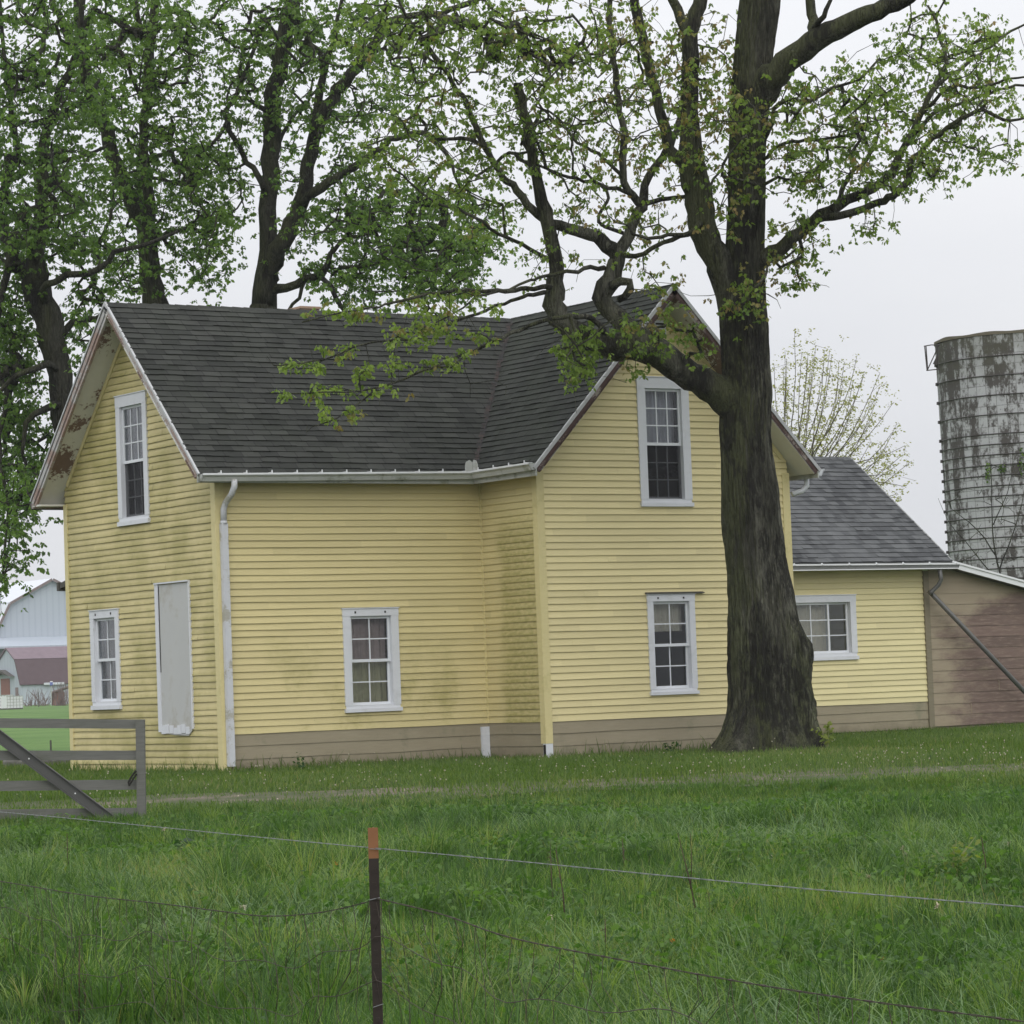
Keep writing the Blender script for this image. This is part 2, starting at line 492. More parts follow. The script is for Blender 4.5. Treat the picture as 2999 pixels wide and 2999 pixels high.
# ------------------------------------------------------------------ ground
def grid_axis(*segs):
    out = []
    for a, b, s_ in segs:
        n_ = max(1, int(round((b - a) / s_)))
        out += list(np.linspace(a, b, n_, endpoint=False))
    return out + [segs[-1][1]]
dd = grid_axis((-60, 8, 8), (8, 60, 0.5), (60, 120, 5), (120, 400, 20), (400, 620, 55))
ll = grid_axis((-260, -120, 70), (-120, -20, 10), (-20, 20, 0.8), (20, 120, 10), (120, 260, 70))
DD, LL = np.meshgrid(dd, ll, indexing='ij')
gx = CAM[0] + DD * FH[0] + LL * RH[0]; gy = CAM[1] + DD * FH[1] + LL * RH[1]
gzv = gz(gx, gy)
gv = np.stack([gx, gy, gzv], -1).reshape(-1, 3)
nl = len(ll)
ii, jj = np.meshgrid(np.arange(len(dd) - 1), np.arange(nl - 1), indexing='ij')
q = (ii * nl + jj).ravel()
gf = np.stack([q, q + 1, q + nl + 1, q + nl], -1)
def ground_mat():
    t = NT('grass_ground', 0.9, 0.1)
    co = t.co()
    s_ = t.sep(co)
    n1 = t.noise(0.35, 6); n2 = t.noise(3.0, 6, rough=0.7); n3 = t.noise(25, 4)
    near = t.mix(n2, (0.022, 0.036, 0.012, 1), (0.045, 0.070, 0.020, 1))
    far = t.mix(t.ramp(t.noise(0.12, 6, rough=0.65), 0.35, 0.65), (0.080, 0.155, 0.042, 1), (0.135, 0.225, 0.068, 1))
    far = t.mix(t.ramp(t.noise(4.0, 8, rough=0.75), 0.35, 0.7, 0.0, 0.6), far, (0.075, 0.125, 0.04, 1))
    dist = t.math('ADD', t.math('MULTIPLY', s_[0], float(FH[0])), t.math('MULTIPLY', s_[1], float(FH[1])))
    d0 = float(CAM[0] * FH[0] + CAM[1] * FH[1])
    fac = t.ramp(t.math('ADD', dist, t.math('MULTIPLY', n1, 4.0)), d0 + 55, d0 + 62)   # mown yard gives way to the brighter pasture
    t.color(t.mix(fac, near, far)); t.bump(n3, 0.5, 0.05)
    return t.m
g = np_mesh('ground', gv, gf, ground_mat(), smooth=True)
tag(g, kind='structure')

# gravel track across the yard
def track_mat():
    t = NT('wet_gravel', 0.8, 0.25)
    v = t.voro(28, out='Color')
    sx_ = t.sep(v)
    c = t.mix(sx_[0], (0.10, 0.080, 0.060, 1), (0.20, 0.165, 0.13, 1))
    c = t.mix(t.math('MULTIPLY', t.ramp(t.noise(0.9, 6, rough=0.65), 0.36, 0.56), 0.88), c, (0.055, 0.070, 0.026, 1))
    t.color(c); t.bump(t.voro(28), 0.5, 0.02)
    return t.m
tv = []; tf = []
lsx = np.arange(-12, 12.01, 0.4); wds = np.linspace(-1, 1, 6)
for i, l in enumerate(lsx):
    for w in wds:
        cdp = 36.0 + 0.03 * l + 0.12 * math.sin(l * 0.6)
        hw = 1.15 + 0.22 * math.sin(l * 1.7 + 2 * w)
        x_, y_ = dl(cdp + hw * w, l)
        tv.append((x_[0], y_[0], float(gz(x_, y_)[0]) + 0.012))
for i in range(len(lsx) - 1):
    for j in range(5):
        a = i * 6 + j; tf.append((a, a + 6, a + 7, a + 1))
tr = np_mesh('gravel_track', np.array(tv), np.array(tf), track_mat(), smooth=True)
tag(tr, kind='structure')

# ================================================================== FARMHOUSE
X, Y, Z = np.eye(3)
WA, LC, PP, WD = 5.026, 4.585, 1.560, 4.747
XR = LC + WD
EZ, RZ = 4.31, 7.10
OVA, OVD = 0.445, 0.435
RX, RY = LC + WD / 2, WA / 2            # ridge positions
ZF = 0.52

def lap(mb, O, U, V, N, span, v0, v1, e, t, holes=(), jit=0.0, seg=0.6, seed=0, base=0.002, vsc=1.0, piece=None, pj=0.0):
    """courses of overlapping boards or shingles on the plane O,U,V; piece: length of one board or tab, pj: how far pieces sit off the line"""
    fv = lambda v: (v - v0) * vsc + 1e-4
    a = v0
    while a < v1 - 1e-4:
        b = min(a + e, v1)
        cuts = [a, b]
        for (h0, h1, hz0, hz1) in holes:
            for z in (hz0, hz1):
                if a + 1e-4 < z < b - 1e-4: cuts.append(z)
        cuts = sorted(set(cuts))
        jb = RNG.uniform(-0.4, 0.4) * jit
        brk = []
        if piece:
            u = -12.0 + RNG.uniform(0, 1) * (piece if not isinstance(piece, tuple) else piece[1])
            while u < 24.0:
                brk.append(u); u += piece if not isinstance(piece, tuple) else RNG.uniform(*piece)
        pjv = {}
        for c, d in zip(cuts[:-1], cuts[1:]):
            m = (c + d) / 2
            l0, r0 = span(c); l1, r1 = span(d)
            if r0 - l0 < 1e-3: continue
            if r1 < l1: l1 = r1 = (l1 + r1) / 2
            hs_ = sorted([(h[0], h[1]) for h in holes if h[2] <= m <= h[3]])
            edges = []
            cur0, cur1 = l0, l1
            for (p, q_) in hs_:
                if q_ <= min(l0, l1) or p >= max(r0, r1): continue
                edges.append((cur0, cur1, p, p)); cur0 = cur1 = q_
            edges.append((cur0, cur1, r0, r1))
            for (a0, a1, b0, b1) in edges:
                if b0 - a0 < 1e-3: continue
                fs_ = [0.0, 1.0] + [(x_ - a0) / (b0 - a0) for x_ in brk if a0 + 0.01 < x_ < b0 - 0.01]
                fs_.sort()
                for f0, f1 in zip(fs_[:-1], fs_[1:]):
                    um = a0 + (b0 - a0) * (f0 + f1) / 2
                    pid = int(np.searchsorted(brk, um)) if piece else 0
                    if pid not in pjv: pjv[pid] = (RNG.uniform(-1, 1) * pj, RNG.uniform(-1, 1) * pj)
                    dv_, dn_ = pjv[pid]
                    n_ = max(1, int(math.ceil((b0 - a0) * (f1 - f0) / seg)))
                    lo = []; hi = []; bu = []
                    for i in range(n_ + 1):
                        f = f0 + (f1 - f0) * i / n_
                        u_b = a0 + (b0 - a0) * f; u_t = a1 + (b1 - a1) * f
                        isb = c == a
                        jv = (noise.noise((u_b * 0.9, c * 31.7, seed)) * jit + jb + dv_) if (isb and (jit or pj)) else 0.0
                        jn = noise.noise((u_b * 0.8, m * 17.3, seed + 5.0)) * jit * 0.5 if jit else 0.0
                        ob = base + t * (1 - (c - a) / e) + jn + (dn_ if isb else 0.0); ot = base + t * (1 - (d - a) / e)
                        lo.append(mb.vert(O + U * u_b + V * (c + jv) + N * ob, (u_b, fv(c))))
                        hi.append(mb.vert(O + U * u_t + V * (d + (0.004 + pj if d == b else 0)) + N * ot, (u_t, fv(d) - 2e-4)))
                        if isb: bu.append(mb.vert(O + U * u_b + V * (c + jv + 0.0005) + N * (base - 0.004), (u_b, fv(c))))
                    for i in range(n_):
                        mb.face((lo[i], lo[i + 1], hi[i + 1], hi[i]))
                        if c == a: mb.face((bu[i], bu[i + 1], lo[i + 1], lo[i]))
        a = b

house = thing('farmhouse', (0, 0, 0), 'yellow clapboard two storey farmhouse with dark shingled gables', 'house')

# window rectangles: (u0,u1,v0,v1) outer casing
wAu = (WA - 3.098, WA - 2.075, 3.735, 5.726)
wAl = (WA - 4.210, WA - 3.215, 0.941, 2.476)
dA = (WA - 1.923, WA - 0.885, 0.519, 2.776)
wB = (2.051, 3.015, 0.767, 2.307)
wDl = (6.510, 7.407, 0.852, 2.378)
wDu = (6.470, 7.448, 3.730, 5.717)
def hole(w, m=0.05): return (w[0] + m, w[1] - m, w[2] + m, w[3] - m)
RB = 6.99   # underside of roof at ridge, for wall tops
sA = (RZ - EZ) / (RY + 0.30); sD = (RZ - EZ) / (WD / 2 + 0.303)
def spanA(v):
    h = max(0.0, (RB - v) / sA)
    return (max(0.0, RY - h), min(WA, RY + h))
def spanD(v):
    h = max(0.0, (RB - v) / sD)
    return (max(LC, RX - h), min(XR, RX + h))
m = MB(); lap(m, np.array([0, WA, 0.]), -Y, Z, -X, spanA, 0.0, RB, 0.1005, 0.021, [hole(wAu), hole(wAl), hole(dA)], 0.014, 0.45, 1, piece=(1.2, 3.6), pj=0.003)
m.build('wall', M['sidA'], house, label='mouldy gable end wall with uneven yellow clapboards')
m = MB(); lap(m, np.zeros(3), X, Z, -Y, lambda v: (0, LC), ZF, 4.46, 0.1005, 0.022, [hole(wB)], 0.008, 0.5, 2, piece=(1.6, 4.2), pj=0.0022)
m.build('wall', M['sidB'], house)
m = MB(); lap(m, np.array([LC, 0, 0.]), -Y, Z, -X, lambda v: (0, PP), ZF, 4.46, 0.1005, 0.019, [], 0.004, 0.4, 3)
m.build('wall', M['sidC'], house, label='narrow return wall with dark green mould')
m = MB(); lap(m, np.array([0, -PP, 0.]), X, Z, -Y, spanD, ZF, RB, 0.1030, 0.022, [hole(wDl), hole(wDu)], 0.004, 0.6, 4, vsc=0.1005 / 0.103, piece=(1.6, 4.2), pj=0.0016)
m.build('wall', M['sidD'], house, label='clean yellow front gable wall')
m = MB(); lap(m, np.array([XR, 0, 0.]), Y, Z, X, lambda v: (-PP, WA), 0.0, 4.47, 0.103, 0.016, [], 0.004, 1.5, 5)
m.build('wall', M['sidD'], house)
m = MB(); lap(m, np.array([0, WA, 0.]), -X, Z, Y, lambda v: (-XR, 0), 0.0, 4.47, 0.103, 0.016, [], 0.004, 2.0, 6)
m.build('wall', M['sidA'], house)
m = MB(); m.box(0.05, XR - 0.05, 0.05, WA - 0.05, 2.72, 2.82); m.box(LC + 0.05, XR - 0.05, -PP + 0.06, 0.049, 2.72, 2.82); m.build('upper_floor', M['dark'], house)
# foundation boards
def skirt(parent, O, U, N, u0, u1, z0, z1, nb, seed, mat='skirt'):
    m = MB()
    h = (z1 - z0) / nb
    lap(m, O, U, Z, N, lambda v: (u0, u1), z0, z1, h, 0.012, [], 0.012, 0.4, seed, 0.006)
    return m.build('foundation_skirt', M[mat], parent)
skirt(house, np.zeros(3), X, -Y, 0.12, LC, -0.03, ZF + 0.012, 3, 11)
skirt(house, np.array([LC, 0, 0.]), -Y, -X, 0, PP, -0.03, ZF + 0.012, 3, 12)
skirt(house, np.array([0, -PP, 0.]), X, -Y, LC, XR, -0.03, ZF + 0.012, 3, 13)
# corner boards
def corner_board(x, y, sx_, sy_, z0, z1, w=0.11, mat='corner', parent=house):
    """two boards meeting at corner (x,y); sx_/sy_ outward signs"""
    m = MB()
    t = 0.03
    xs = sorted((x + sx_ * t, x - sx_ * w)); ys = sorted((y + sy_ * t, y + sy_ * 0.001))
    m.box(xs[0], xs[1], ys[0], ys[1], z0, z1)
    xs = sorted((x + sx_ * t, x + sx_ * 0.001)); ys = sorted((y - 0.0 * sy_, y - sy_ * w))
    m.box(xs[0], xs[1], ys[0], ys[1], z0, z1)
    return m.build('corner_board', M[mat], parent)
corner_board(0, 0, -1, -1, -0.03, 4.20)
corner_board(0, WA, -1, 1, -0.03, 4.20, 0.09)
corner_board(LC, -PP, -1, -1, 0.20, 4.26, 0.10)
corner_board(XR, -PP, 1, -1, 0.0, 4.26)
m = MB(); m.box(LC - 0.034, LC - 0.002, -0.032, -0.002, ZF, 4.25); m.build('corner_board', M['corner'], house)
m = MB(); m.box(LC - 0.16, LC - 0.02, -0.05, -0.012, -0.03, 0.47); m.build('corner_post', M['white'], house, label='bare white board at the foot of the inner corner')
m = MB(); m.box(LC - 0.028, LC + 0.095, -PP - 0.028, -PP + 0.05, -0.03, 0.198); m.cur = 1
m.box(LC - 0.032, LC - 0.0285, -PP - 0.020, -PP + 0.04, -0.02, 0.185)
m.build('corner_block', [M['white'], M['dark']], house, label='rotted white block under the front corner board')

# ---- roof
def slope_basis(run, rise):
    L = math.hypot(run, rise); return L, run / L, rise / L
L1, c1, s1 = slope_basis(RY + 0.30, RZ - EZ)
L2, c2, s2 = slope_basis(WD / 2 + 0.303, RZ - EZ)
XE = LC - 0.303; XE2 = XR + 0.303; YB = WA + 0.30
def slopes():
    return [
        (np.array([0, -0.30, EZ]), X, np.array([0, c1, s1]), L1, lambda v: (-OVA, XE + (RX - XE) * v / L1), 'roof'),
        (np.array([0, YB, EZ]), -X, np.array([0, -c1, s1]), L1, lambda v: (-(XE2 - (XE2 - RX) * v / L1), OVA), 'roof'),
        (np.array([XE, 0, EZ]), -Y, np.array([c2, 0, s2]), L2, lambda v: (0.30 - (RY + 0.30) * v / L2, PP + OVD), 'roofW'),
        (np.array([XE2, 0, EZ]), Y, np.array([-c2, 0, s2]), L2, lambda v: (-PP - OVD, YB - (YB - RY) * v / L2), 'roof'),
    ]
roof = None
for i, (O, U, V, L, sp, mk) in enumerate(slopes()):
    N = np.cross(U, V)
    m = MB()
    if i in (0, 2):
        def sp2(v, sp=sp, i=i):
            a, b = sp(v)
            j = 0.05 * noise.noise((v * 9.0, i * 3.0, 1.0)) + 0.02
            return (a, b + j) if i == 0 else (a - j, b)
        spx = sp2
    else: spx = sp
    lap(m, O, U, V, N, spx, -0.03, L, 0.125, 0.015, [], 0.008, 0.31, 20 + i, 0.004, piece=0.30, pj=0.0062)
    o = m.build('roof', M[mk], house)
    if i == 0: roof = o
    if i == 2: o['label'] = 'greenish front gable roof slope'
    # boarding underneath: visible as soffit on the overhangs
    a0, b0 = sp(0); a1, b1 = sp(L - 0.05)
    pts = [O + U * a0, O + U * b0, O + U * b1 + V * (L - 0.05), O + U * a1 + V * (L - 0.05)]
    m = MB(); m.prism([p - N * 0.105 for p in pts], -N * 0.02)
    m.build('soffit', M['soffit'], o)
    m = MB(); m.prism([p - N * 0.006 for p in pts], -N * 0.02)
    m.build('roof_deck', M['dark'], o)
    ia = {0: OVA + 0.06, 1: 0.0, 2: 0.0, 3: OVD + 0.08}[i]; ib = {0: 0.0, 1: OVA + 0.06, 2: OVD + 0.08, 3: 0.0}[i]
    c0, d0_ = sp(0.55)
    m = MB(); m.prism([p - N * 0.135 for p in (O + U * (c0 + ia) + V * 0.55, O + U * (d0_ - ib) + V * 0.55, O + U * (b1 - ib) + V * (L - 0.05), O + U * (a1 + ia) + V * (L - 0.05))], -N * 0.02)
    m.build('attic_blackout', M['dark'], o)  # unseen dark sheet added so the attic windows read dark
# ridge caps
def ridge_caps(pa, pb, parent, mat, nA, nB, step=0.2):
    m = MB(); pa = np.array(pa); pb = np.array(pb); L = np.linalg.norm(pb - pa); d = (pb - pa) / L
    k = 0; u = 0
    while u < L:
        e = min(u + step + 0.02, L)
        wob = 0.008 * noise.noise((u, 0.3, 2.0))
        h0, h1 = 0.022 + wob, 0.012 + wob
        p0 = pa + d * u; p1 = pa + d * e
        for nn in (nA, nB):
            sd_ = nn / np.linalg.norm(nn)
            m.poly([p0 + Z * h0, p1 + Z * h1, p1 + sd_ * 0.13 + Z * (h1 - 0.003), p0 + sd_ * 0.13 + Z * (h0 - 0.003)])
        u += step
    return m.build('ridge_cap', M[mat], parent)
ridge_caps((-OVA - 0.01, RY, RZ), (RX, RY, RZ), roof, 'roof', np.array([0, -c1, -s1]), np.array([0, c1, -s1]))
ridge_caps((RX, -PP - OVD - 0.01, RZ), (RX, RY, RZ), roof, 'roofW', np.array([-c2, 0, -s2]), np.array([c2, 0, -s2]))
# woven valley
def valley_mat():
    t = NT('rusty_valley_shingle', 0.85, 0.2)
    t.color(t.mix(t.ramp(t.noise(7, 5), 0.4, 0.65), (0.038, 0.037, 0.036, 1), (0.060, 0.046, 0.041, 1))); return t.m
m = MB()
va = np.array([XE, -0.30, EZ]); vb = np.array([RX, RY, RZ]); vd = vb - va; vL = np.linalg.norm(vd); vd /= vL
Nf = np.array([0, -s1, c1]); Nw = np.array([-s2, 0, c2])
k = 0
for u in np.arange(0.02, vL - 0.15, 0.085):
    p = va + vd * u; q_ = va + vd * (u + 0.075)
    w1 = 0.05 + 0.05 * random.random(); w2 = 0.05 + 0.05 * random.random(); h = 0.02 + 0.012 * random.random()
    m.poly([p - X * w1 + Nf * h, p + Nf * 0.014 + Nw * 0.014, q_ + Nf * 0.014 + Nw * 0.014, q_ - X * w1 + Nf * (h - 0.006)])
    m.poly([p + Nf * 0.014 + Nw * 0.014, p - Y * w2 + Nw * h, q_ - Y * w2 + Nw * (h - 0.006), q_ + Nf * 0.014 + Nw * 0.014])
m.build('valley', valley_mat(), roof)

def rake(E_, A_, inward, N, mat_board, parent, depth=0.16, lower=True):
    E_ = np.array(E_); A_ = np.array(A_); L = np.linalg.norm(A_ - E_); V = (A_ - E_) / L
    m = MB(); m.obox(E_, V, N, -inward, -0.02, L, -depth, -0.004, -0.03, 0.0)
    if lower: m.obox(E_, V, N, -inward, -0.02, L - 0.0, -depth - 0.045, -depth - 0.001, -0.05, -0.006)
    m.build('rake_board', M[mat_board], parent)
    m = MB(); m.obox(E_, V, N, -inward, -0.05, L + 0.01, -0.012 if mat_board == 'rakeA' else -0.035, 0.018, -0.02, 0.014)
    m.build('drip_edge', M['drip'], parent)
NAf = np.array([0, -s1, c1]); NAb = np.array([0, s1, c1]); NDl = np.array([-s2, 0, c2]); NDr = np.array([s2, 0, c2])
rake((-OVA, -0.30, EZ), (-OVA, RY, RZ), X, NAf, 'rakeA', roof, 0.085, False)
rake((-OVA, YB, EZ), (-OVA, RY, RZ), X, NAb, 'rakeA', roof, 0.13)
rake((XE, -PP - OVD, EZ), (RX, -PP - OVD, RZ), Y, NDl, 'rakeD', roof, 0.12, False)
rake((XE2, -PP - OVD, EZ), (RX, -PP - OVD, RZ), Y, NDr, 'rakeD', roof, 0.12, False)
for pc_, du in ((np.array([RX, -PP - OVD - 0.018, RZ]), X), (np.array([-OVA - 0.018, RY, RZ]), -Y)):
    m = MB(); off = Y * 0.03 if du[0] else X * 0.03
    m.prism([pc_ - du * 0.075 - Z * 0.10, pc_ - Z * 0.045, pc_ + du * 0.075 - Z * 0.10, pc_ + Z * 0.012], off); m.build('rake_cap', M['drip'], roof)
# frieze strips where soffit meets the gable walls
def frieze(E_, A_, N, out, parent, mat='corner'):
    E_ = np.array(E_); A_ = np.array(A_); L = np.linalg.norm(A_ - E_); V = (A_ - E_) / L
    m = MB(); m.obox(E_, V, N, out, 0.42, L - 0.03, -0.20, -0.128, 0.012, 0.032)
    m.build('frieze_board', M[mat], parent)
frieze((0, -0.30, EZ), (0, RY, RZ), NAf, -X, roof)
frieze((0, YB, EZ), (0, RY, RZ), NAb, -X, roof)
frieze((XE, -PP, EZ), (RX, -PP, RZ), NDl, -Y, roof)
frieze((XE2, -PP, EZ), (RX, -PP, RZ), NDr, -Y, roof)
# eave fascias
m = MB(); m.box(-OVA, XE, -0.302, -0.278, EZ - 0.15, EZ - 0.02); m.build('fascia', M['gut'], roof)
m = MB(); m.box(XE - 0.002, XE + 0.022, -PP - OVD, -0.305, EZ - 0.15, EZ - 0.02); m.build('fascia', M['gut'], roof)
m = MB(); m.box(XE2 - 0.022, XE2 + 0.002, -PP - OVD, YB, EZ - 0.15, EZ - 0.02); m.build('fascia', M['gut'], roof)
m = MB(); m.box(-OVA, XE2, YB - 0.022, YB + 0.002, EZ - 0.15, EZ - 0.02); m.build('fascia', M['rakeA'], roof)
# boxed eave return at the back corner of the gable end, with the dark gutter end
m = MB(); m.box(-OVA + 0.012, 0.0, WA + 0.03, YB - 0.024, EZ - 0.13, EZ - 0.10); m.build('eave_return', M['soffit'], roof)

def gutter(p0, p1, out, parent, mat='gut', name='gutter', hangers=True, lipmat='lip', w=0.115, h=0.105):
    p0 = np.array(p0, float); p1 = np.array(p1, float); L = np.linalg.norm(p1 - p0); d = (p1 - p0) / L
    prof = [(0, 0), (0, -h), (w * 0.62, -h), (w * 0.80, -h * 0.45), (w, -h * 0.25), (w, 0), (w - 0.008, 0), (w - 0.010, -h * 0.22), (w * 0.76, -h * 0.40), (w * 0.58, -h + 0.008), (0.008, -h + 0.008), (0.008, 0)]
    m = MB(); m.prism([p0 + out * a + Z * b for a, b in prof][::-1], d * L)
    for pe in (p0, p1 - d * 0.006):
        m.prism([pe + out * a + Z * b for a, b in [(0.002, -0.002), (0.002, -h + 0.002), (w * 0.6, -h + 0.002), (w - 0.004, -h * 0.28), (w - 0.004, -0.002)]][::-1], d * 0.006)
    g_ = m.build(name, M[mat], parent)
    m = MB(); m.obox(p0, d, Z, out, 0, L, -0.016, 0.010, w - 0.004, w + 0.012); m.build('gutter_lip', M[lipmat], g_)
    if hangers:
        u = 0.3
        while u < L:
            m = MB(); m.obox(p0, d, Z, out, u - 0.008, u + 0.008, 0.012, 0.022, -0.03, w + 0.004)
            m.obox(p0, d, Z, out, u - 0.007, u + 0.007, 0.022, 0.05, w - 0.012, w + 0.002)
            m.build('hanger', M['lip'], g_); u += 0.42
    return g_
gutter((-0.42, -0.304, 4.275), (XE, -0.304, 4.335), -Y, house)
g2 = gutter((XE - 0.004, -0.305, 4.338), (XE - 0.004, -PP - OVD + 0.01, 4.345), -X, house, hangers=True)
m = MB()
cp = np.array([XE - 0.115, -0.42, 4.345])
m.prism([cp + np.array([-0.11, -0.008, 0]), cp + np.array([0.02, -0.008, 0]), cp + np.array([0.02, -0.008, 0.13]), cp + np.array([-0.03, -0.008, 0.17]), cp + np.array([-0.09, -0.008, 0.14]), cp + np.array([-0.11, -0.008, 0.09])], Y * 0.012)
m.prism([cp + np.array([0.024, 0.0, 0]), cp + np.array([0.024, -0.13, 0]), cp + np.array([0.024, -0.13, 0.09]), cp + np.array([0.024, -0.10, 0.15]), cp + np.array([0.024, -0.03, 0.17]), cp + np.array([0.024, 0, 0.13])], X * 0.012)
m.build('splash_guard', M['gut'], g2)
gutter((XE2 + 0.004, -PP - OVD + 0.02, 4.29), (XE2 + 0.004, 2.4, 4.25), X, house, 'white', hangers=False)
gutter((-OVA + 0.02, YB + 0.004, 4.25), (XE2, YB + 0.004, 4.2), Y, house, 'darkwood', hangers=False, lipmat='darkwood')
# downspouts
m = MB()
dp = [(0.115, -0.37, 4.20), (0.115, -0.37, 4.10), (0.105, -0.29, 3.99), (0.085, -0.14, 3.88), (0.076, -0.09, 3.79), (0.075, -0.085, 3.60)]
m.tube([np.array(p) for p in dp], [0.046] * 6, 10)
m.tube([np.array((0.075, -0.085, 3.62)), np.array((0.075, -0.085, 3.57))], [0.052] * 2, 10)
ds = m.build('downspout', M['pipe'], house, True)
# lower straight run of squarer pipe
m = MB(); m.box(0.028, 0.122, -0.125, -0.035, 0.06, 3.58); m.build('downspout_pipe', M['pipe'], ds)
m = MB()
m.tube([np.array((XE2 + 0.06, -PP - 0.05, 4.19)), np.array((XE2 + 0.06, -PP - 0.05, 4.06)), np.array((XE2 - 0.02, -PP - 0.03, 3.98)), np.array((XE2 - 0.2, -PP + 0.0, 3.93))], [0.042] * 4, 10)
m.build('downspout', M['white'], house, True)

# ---- windows
def window(parent, O, U, V, N, rect, cas, layout, curt, casmat='white', drip=None, dark_lower=False, pins=False, sub='sash'):
    u0, u1, v0, v1 = rect
    sd_, tp, bt = cas
    m = MB()
    B = lambda a, b, c, d, n0, n1: m.obox(O, U, V, N, a, b, c, d, n0, n1)
    B(u0, u0 + sd_, v0 + bt, v1 - tp, -0.10, 0.036)
    B(u1 - sd_, u1, v0 + bt, v1 - tp, -0.10, 0.036)
    B(u0 - 0.004, u1 + 0.004, v1 - tp, v1, -0.10, 0.039)
    B(u0 - 0.01, u1 + 0.01, v0, v0 + bt * 0.55, -0.10, 0.058)
    B(u0 + 0.012, u1 - 0.012, v0 + bt * 0.55, v0 + bt, -0.10, 0.030)
    B(u0 - 0.015, u1 + 0.015, v1 + 0.0005, v1 + 0.014, 0.0, 0.052)
    if pins:
        pass
    w = m.build('window', M[casmat], parent)
    iu0, iu1, iv0, iv1 = u0 + sd_ + 0.002, u1 - sd_ - 0.002, v0 + bt + 0.002, v1 - tp - 0.002
    if pins:
        for f in (0.22, 0.76):
            m = MB()
            uu = u0 + (u1 - u0) * f
            B(uu - 0.012, uu + 0.012, v1 - tp * 0.62, v1 - tp * 0.35, 0.0395, 0.047)
            m.build('storm_clip', M['dark'], w)
    if drip:
        m = MB(); B(u0 + drip[0], u1 + drip[1], v1 + 0.016, v1 + 0.034, -0.002, 0.07); B(u0 + drip[0], u1 + drip[1] - 0.02, v1 + 0.036, v1 + 0.042, -0.002, 0.065)
        m.build('drip_cap', M['darkwood'], w)
    def sash(a, b, c, d, nf, cols, rows, rail=0.038, mun=0.018, mat='sash'):
        """nf: front face offset"""
        nonlocal m
        m = MB()
        B(a, a + rail, c, d, nf - 0.032, nf); B(b - rail, b, c, d, nf - 0.032, nf)
        B(a + rail, b - rail, c, c + rail * 1.15, nf - 0.032, nf); B(a + rail, b - rail, d - rail, d, nf - 0.032, nf)
        ga, gb, gc, gd = a + rail, b - rail, c + rail * 1.15, d - rail
        for i in range(1, cols):
            uu = ga + (gb - ga) * i / cols; B(uu - mun / 2, uu + mun / 2, gc, gd, nf - 0.024, nf - 0.008)
        for i in range(1, rows):
            vv = gc + (gd - gc) * i / rows; B(ga, gb, vv - mun / 2, vv + mun / 2, nf - 0.0245, nf - 0.0075)
        m.build('sash', M[mat], w)
        m = MB(); B(ga - 0.005, gb + 0.005, gc - 0.005, gd + 0.005, nf - 0.020, nf - 0.016)
        m.build('pane', M['glass'], w)
        return ga, gb, gc, gd
    mid = (iv0 + iv1) / 2
    if layout[0] == 'hung':
        cols, rows = layout[1], layout[2]
        top = sash(iu0, iu1, mid - 0.022, iv1, -0.012, cols, rows)
        bot = sash(iu0, iu1, iv0, mid + 0.022, -0.048, cols, rows)
        if dark_lower:
            m = MB(); B(bot[0] - 0.03, bot[1] + 0.03, bot[2] - 0.03, bot[3] + 0.0, -0.034, -0.031); m.build('insect_screen', M['screen'], w)
    else:
        third = (iu1 - iu0)
        s_l = sash(iu0, iu0 + third * 0.30, iv0, iv1, -0.045, 2, 3)
        s_m = sash(iu0 + third * 0.28, iu0 + third * 0.745, iv0, iv1, -0.012, 2, 3)
        s_r = sash(iu0 + third * 0.725, iu1, iv0, iv1, -0.048, 1, 3)
    # curtains hang in folds behind the glass; the black one is an added dark backing
    for (f0, f1, g0, g1, cm) in curt:
        m = MB()
        a = iu0 + (iu1 - iu0) * f0; b = iu0 + (iu1 - iu0) * f1; c = iv0 + (iv1 - iv0) * g0; d = iv0 + (iv1 - iv0) * g1
        n_ = 24; prev = None
        for i in range(n_ + 1):
            uu = a + (b - a) * i / n_
            off = -0.17 + 0.018 * math.sin(uu * 55) + 0.008 * math.sin(uu * 21 + 1)
            cur = [m.vert(O + U * uu + V * c + N * off), m.vert(O + U * uu + V * d + N * off), m.vert(O + U * uu + V * c + N * (off - 0.004)), m.vert(O + U * uu + V * d + N * (off - 0.004))]
            if prev:
                m.face((prev[0], cur[0], cur[1], prev[1])); m.face((cur[2], prev[2], prev[3], cur[3]))
                m.face((prev[1], cur[1], cur[3], prev[3])); m.face((cur[0], prev[0], prev[2], cur[2]))
            prev = cur
        m.build('curtain', cm, w)
    return w
cDark = cloth('dark_room_backing', (0.012, 0.013, 0.017, 1))  # black sheet added to stand in for the unlit room
OA = np.array([0, WA, 0.]); OD = np.array([0, -PP, 0.])
cPink = cloth('pink_brown_curtain', (0.50, 0.39, 0.345, 1)); cOlive = cloth('olive_tan_curtain', (0.52, 0.48, 0.28, 1))
cCream = cloth('cream_blind', (0.80, 0.72, 0.55, 1)); cGrey = cloth('grey_blind', (0.58, 0.56, 0.58, 1)); cBrown = cloth('brown_curtain', (0.32, 0.27, 0.20, 1))
cDim = cloth('dim_grey_curtain', (0.05, 0.05, 0.055, 1))
w_ = window(house, OA, -Y, Z, -X, wAu, (0.135, 0.17, 0.12), ('hung', 3, 3), [(-0.05, 1.05, -0.02, 1.02, cDark)], dark_lower=True); w_['label'] = 'tall upper window in the mouldy gable end'
w_ = window(house, OA, -Y, Z, -X, wAl, (0.13, 0.12, 0.12), ('hung', 2, 2), [(0, 0.7, 0, 1, cBrown), (0.75, 1, 0, 0.5, cOlive)], pins=True); w_['label'] = 'small lower window beside the boarded door'
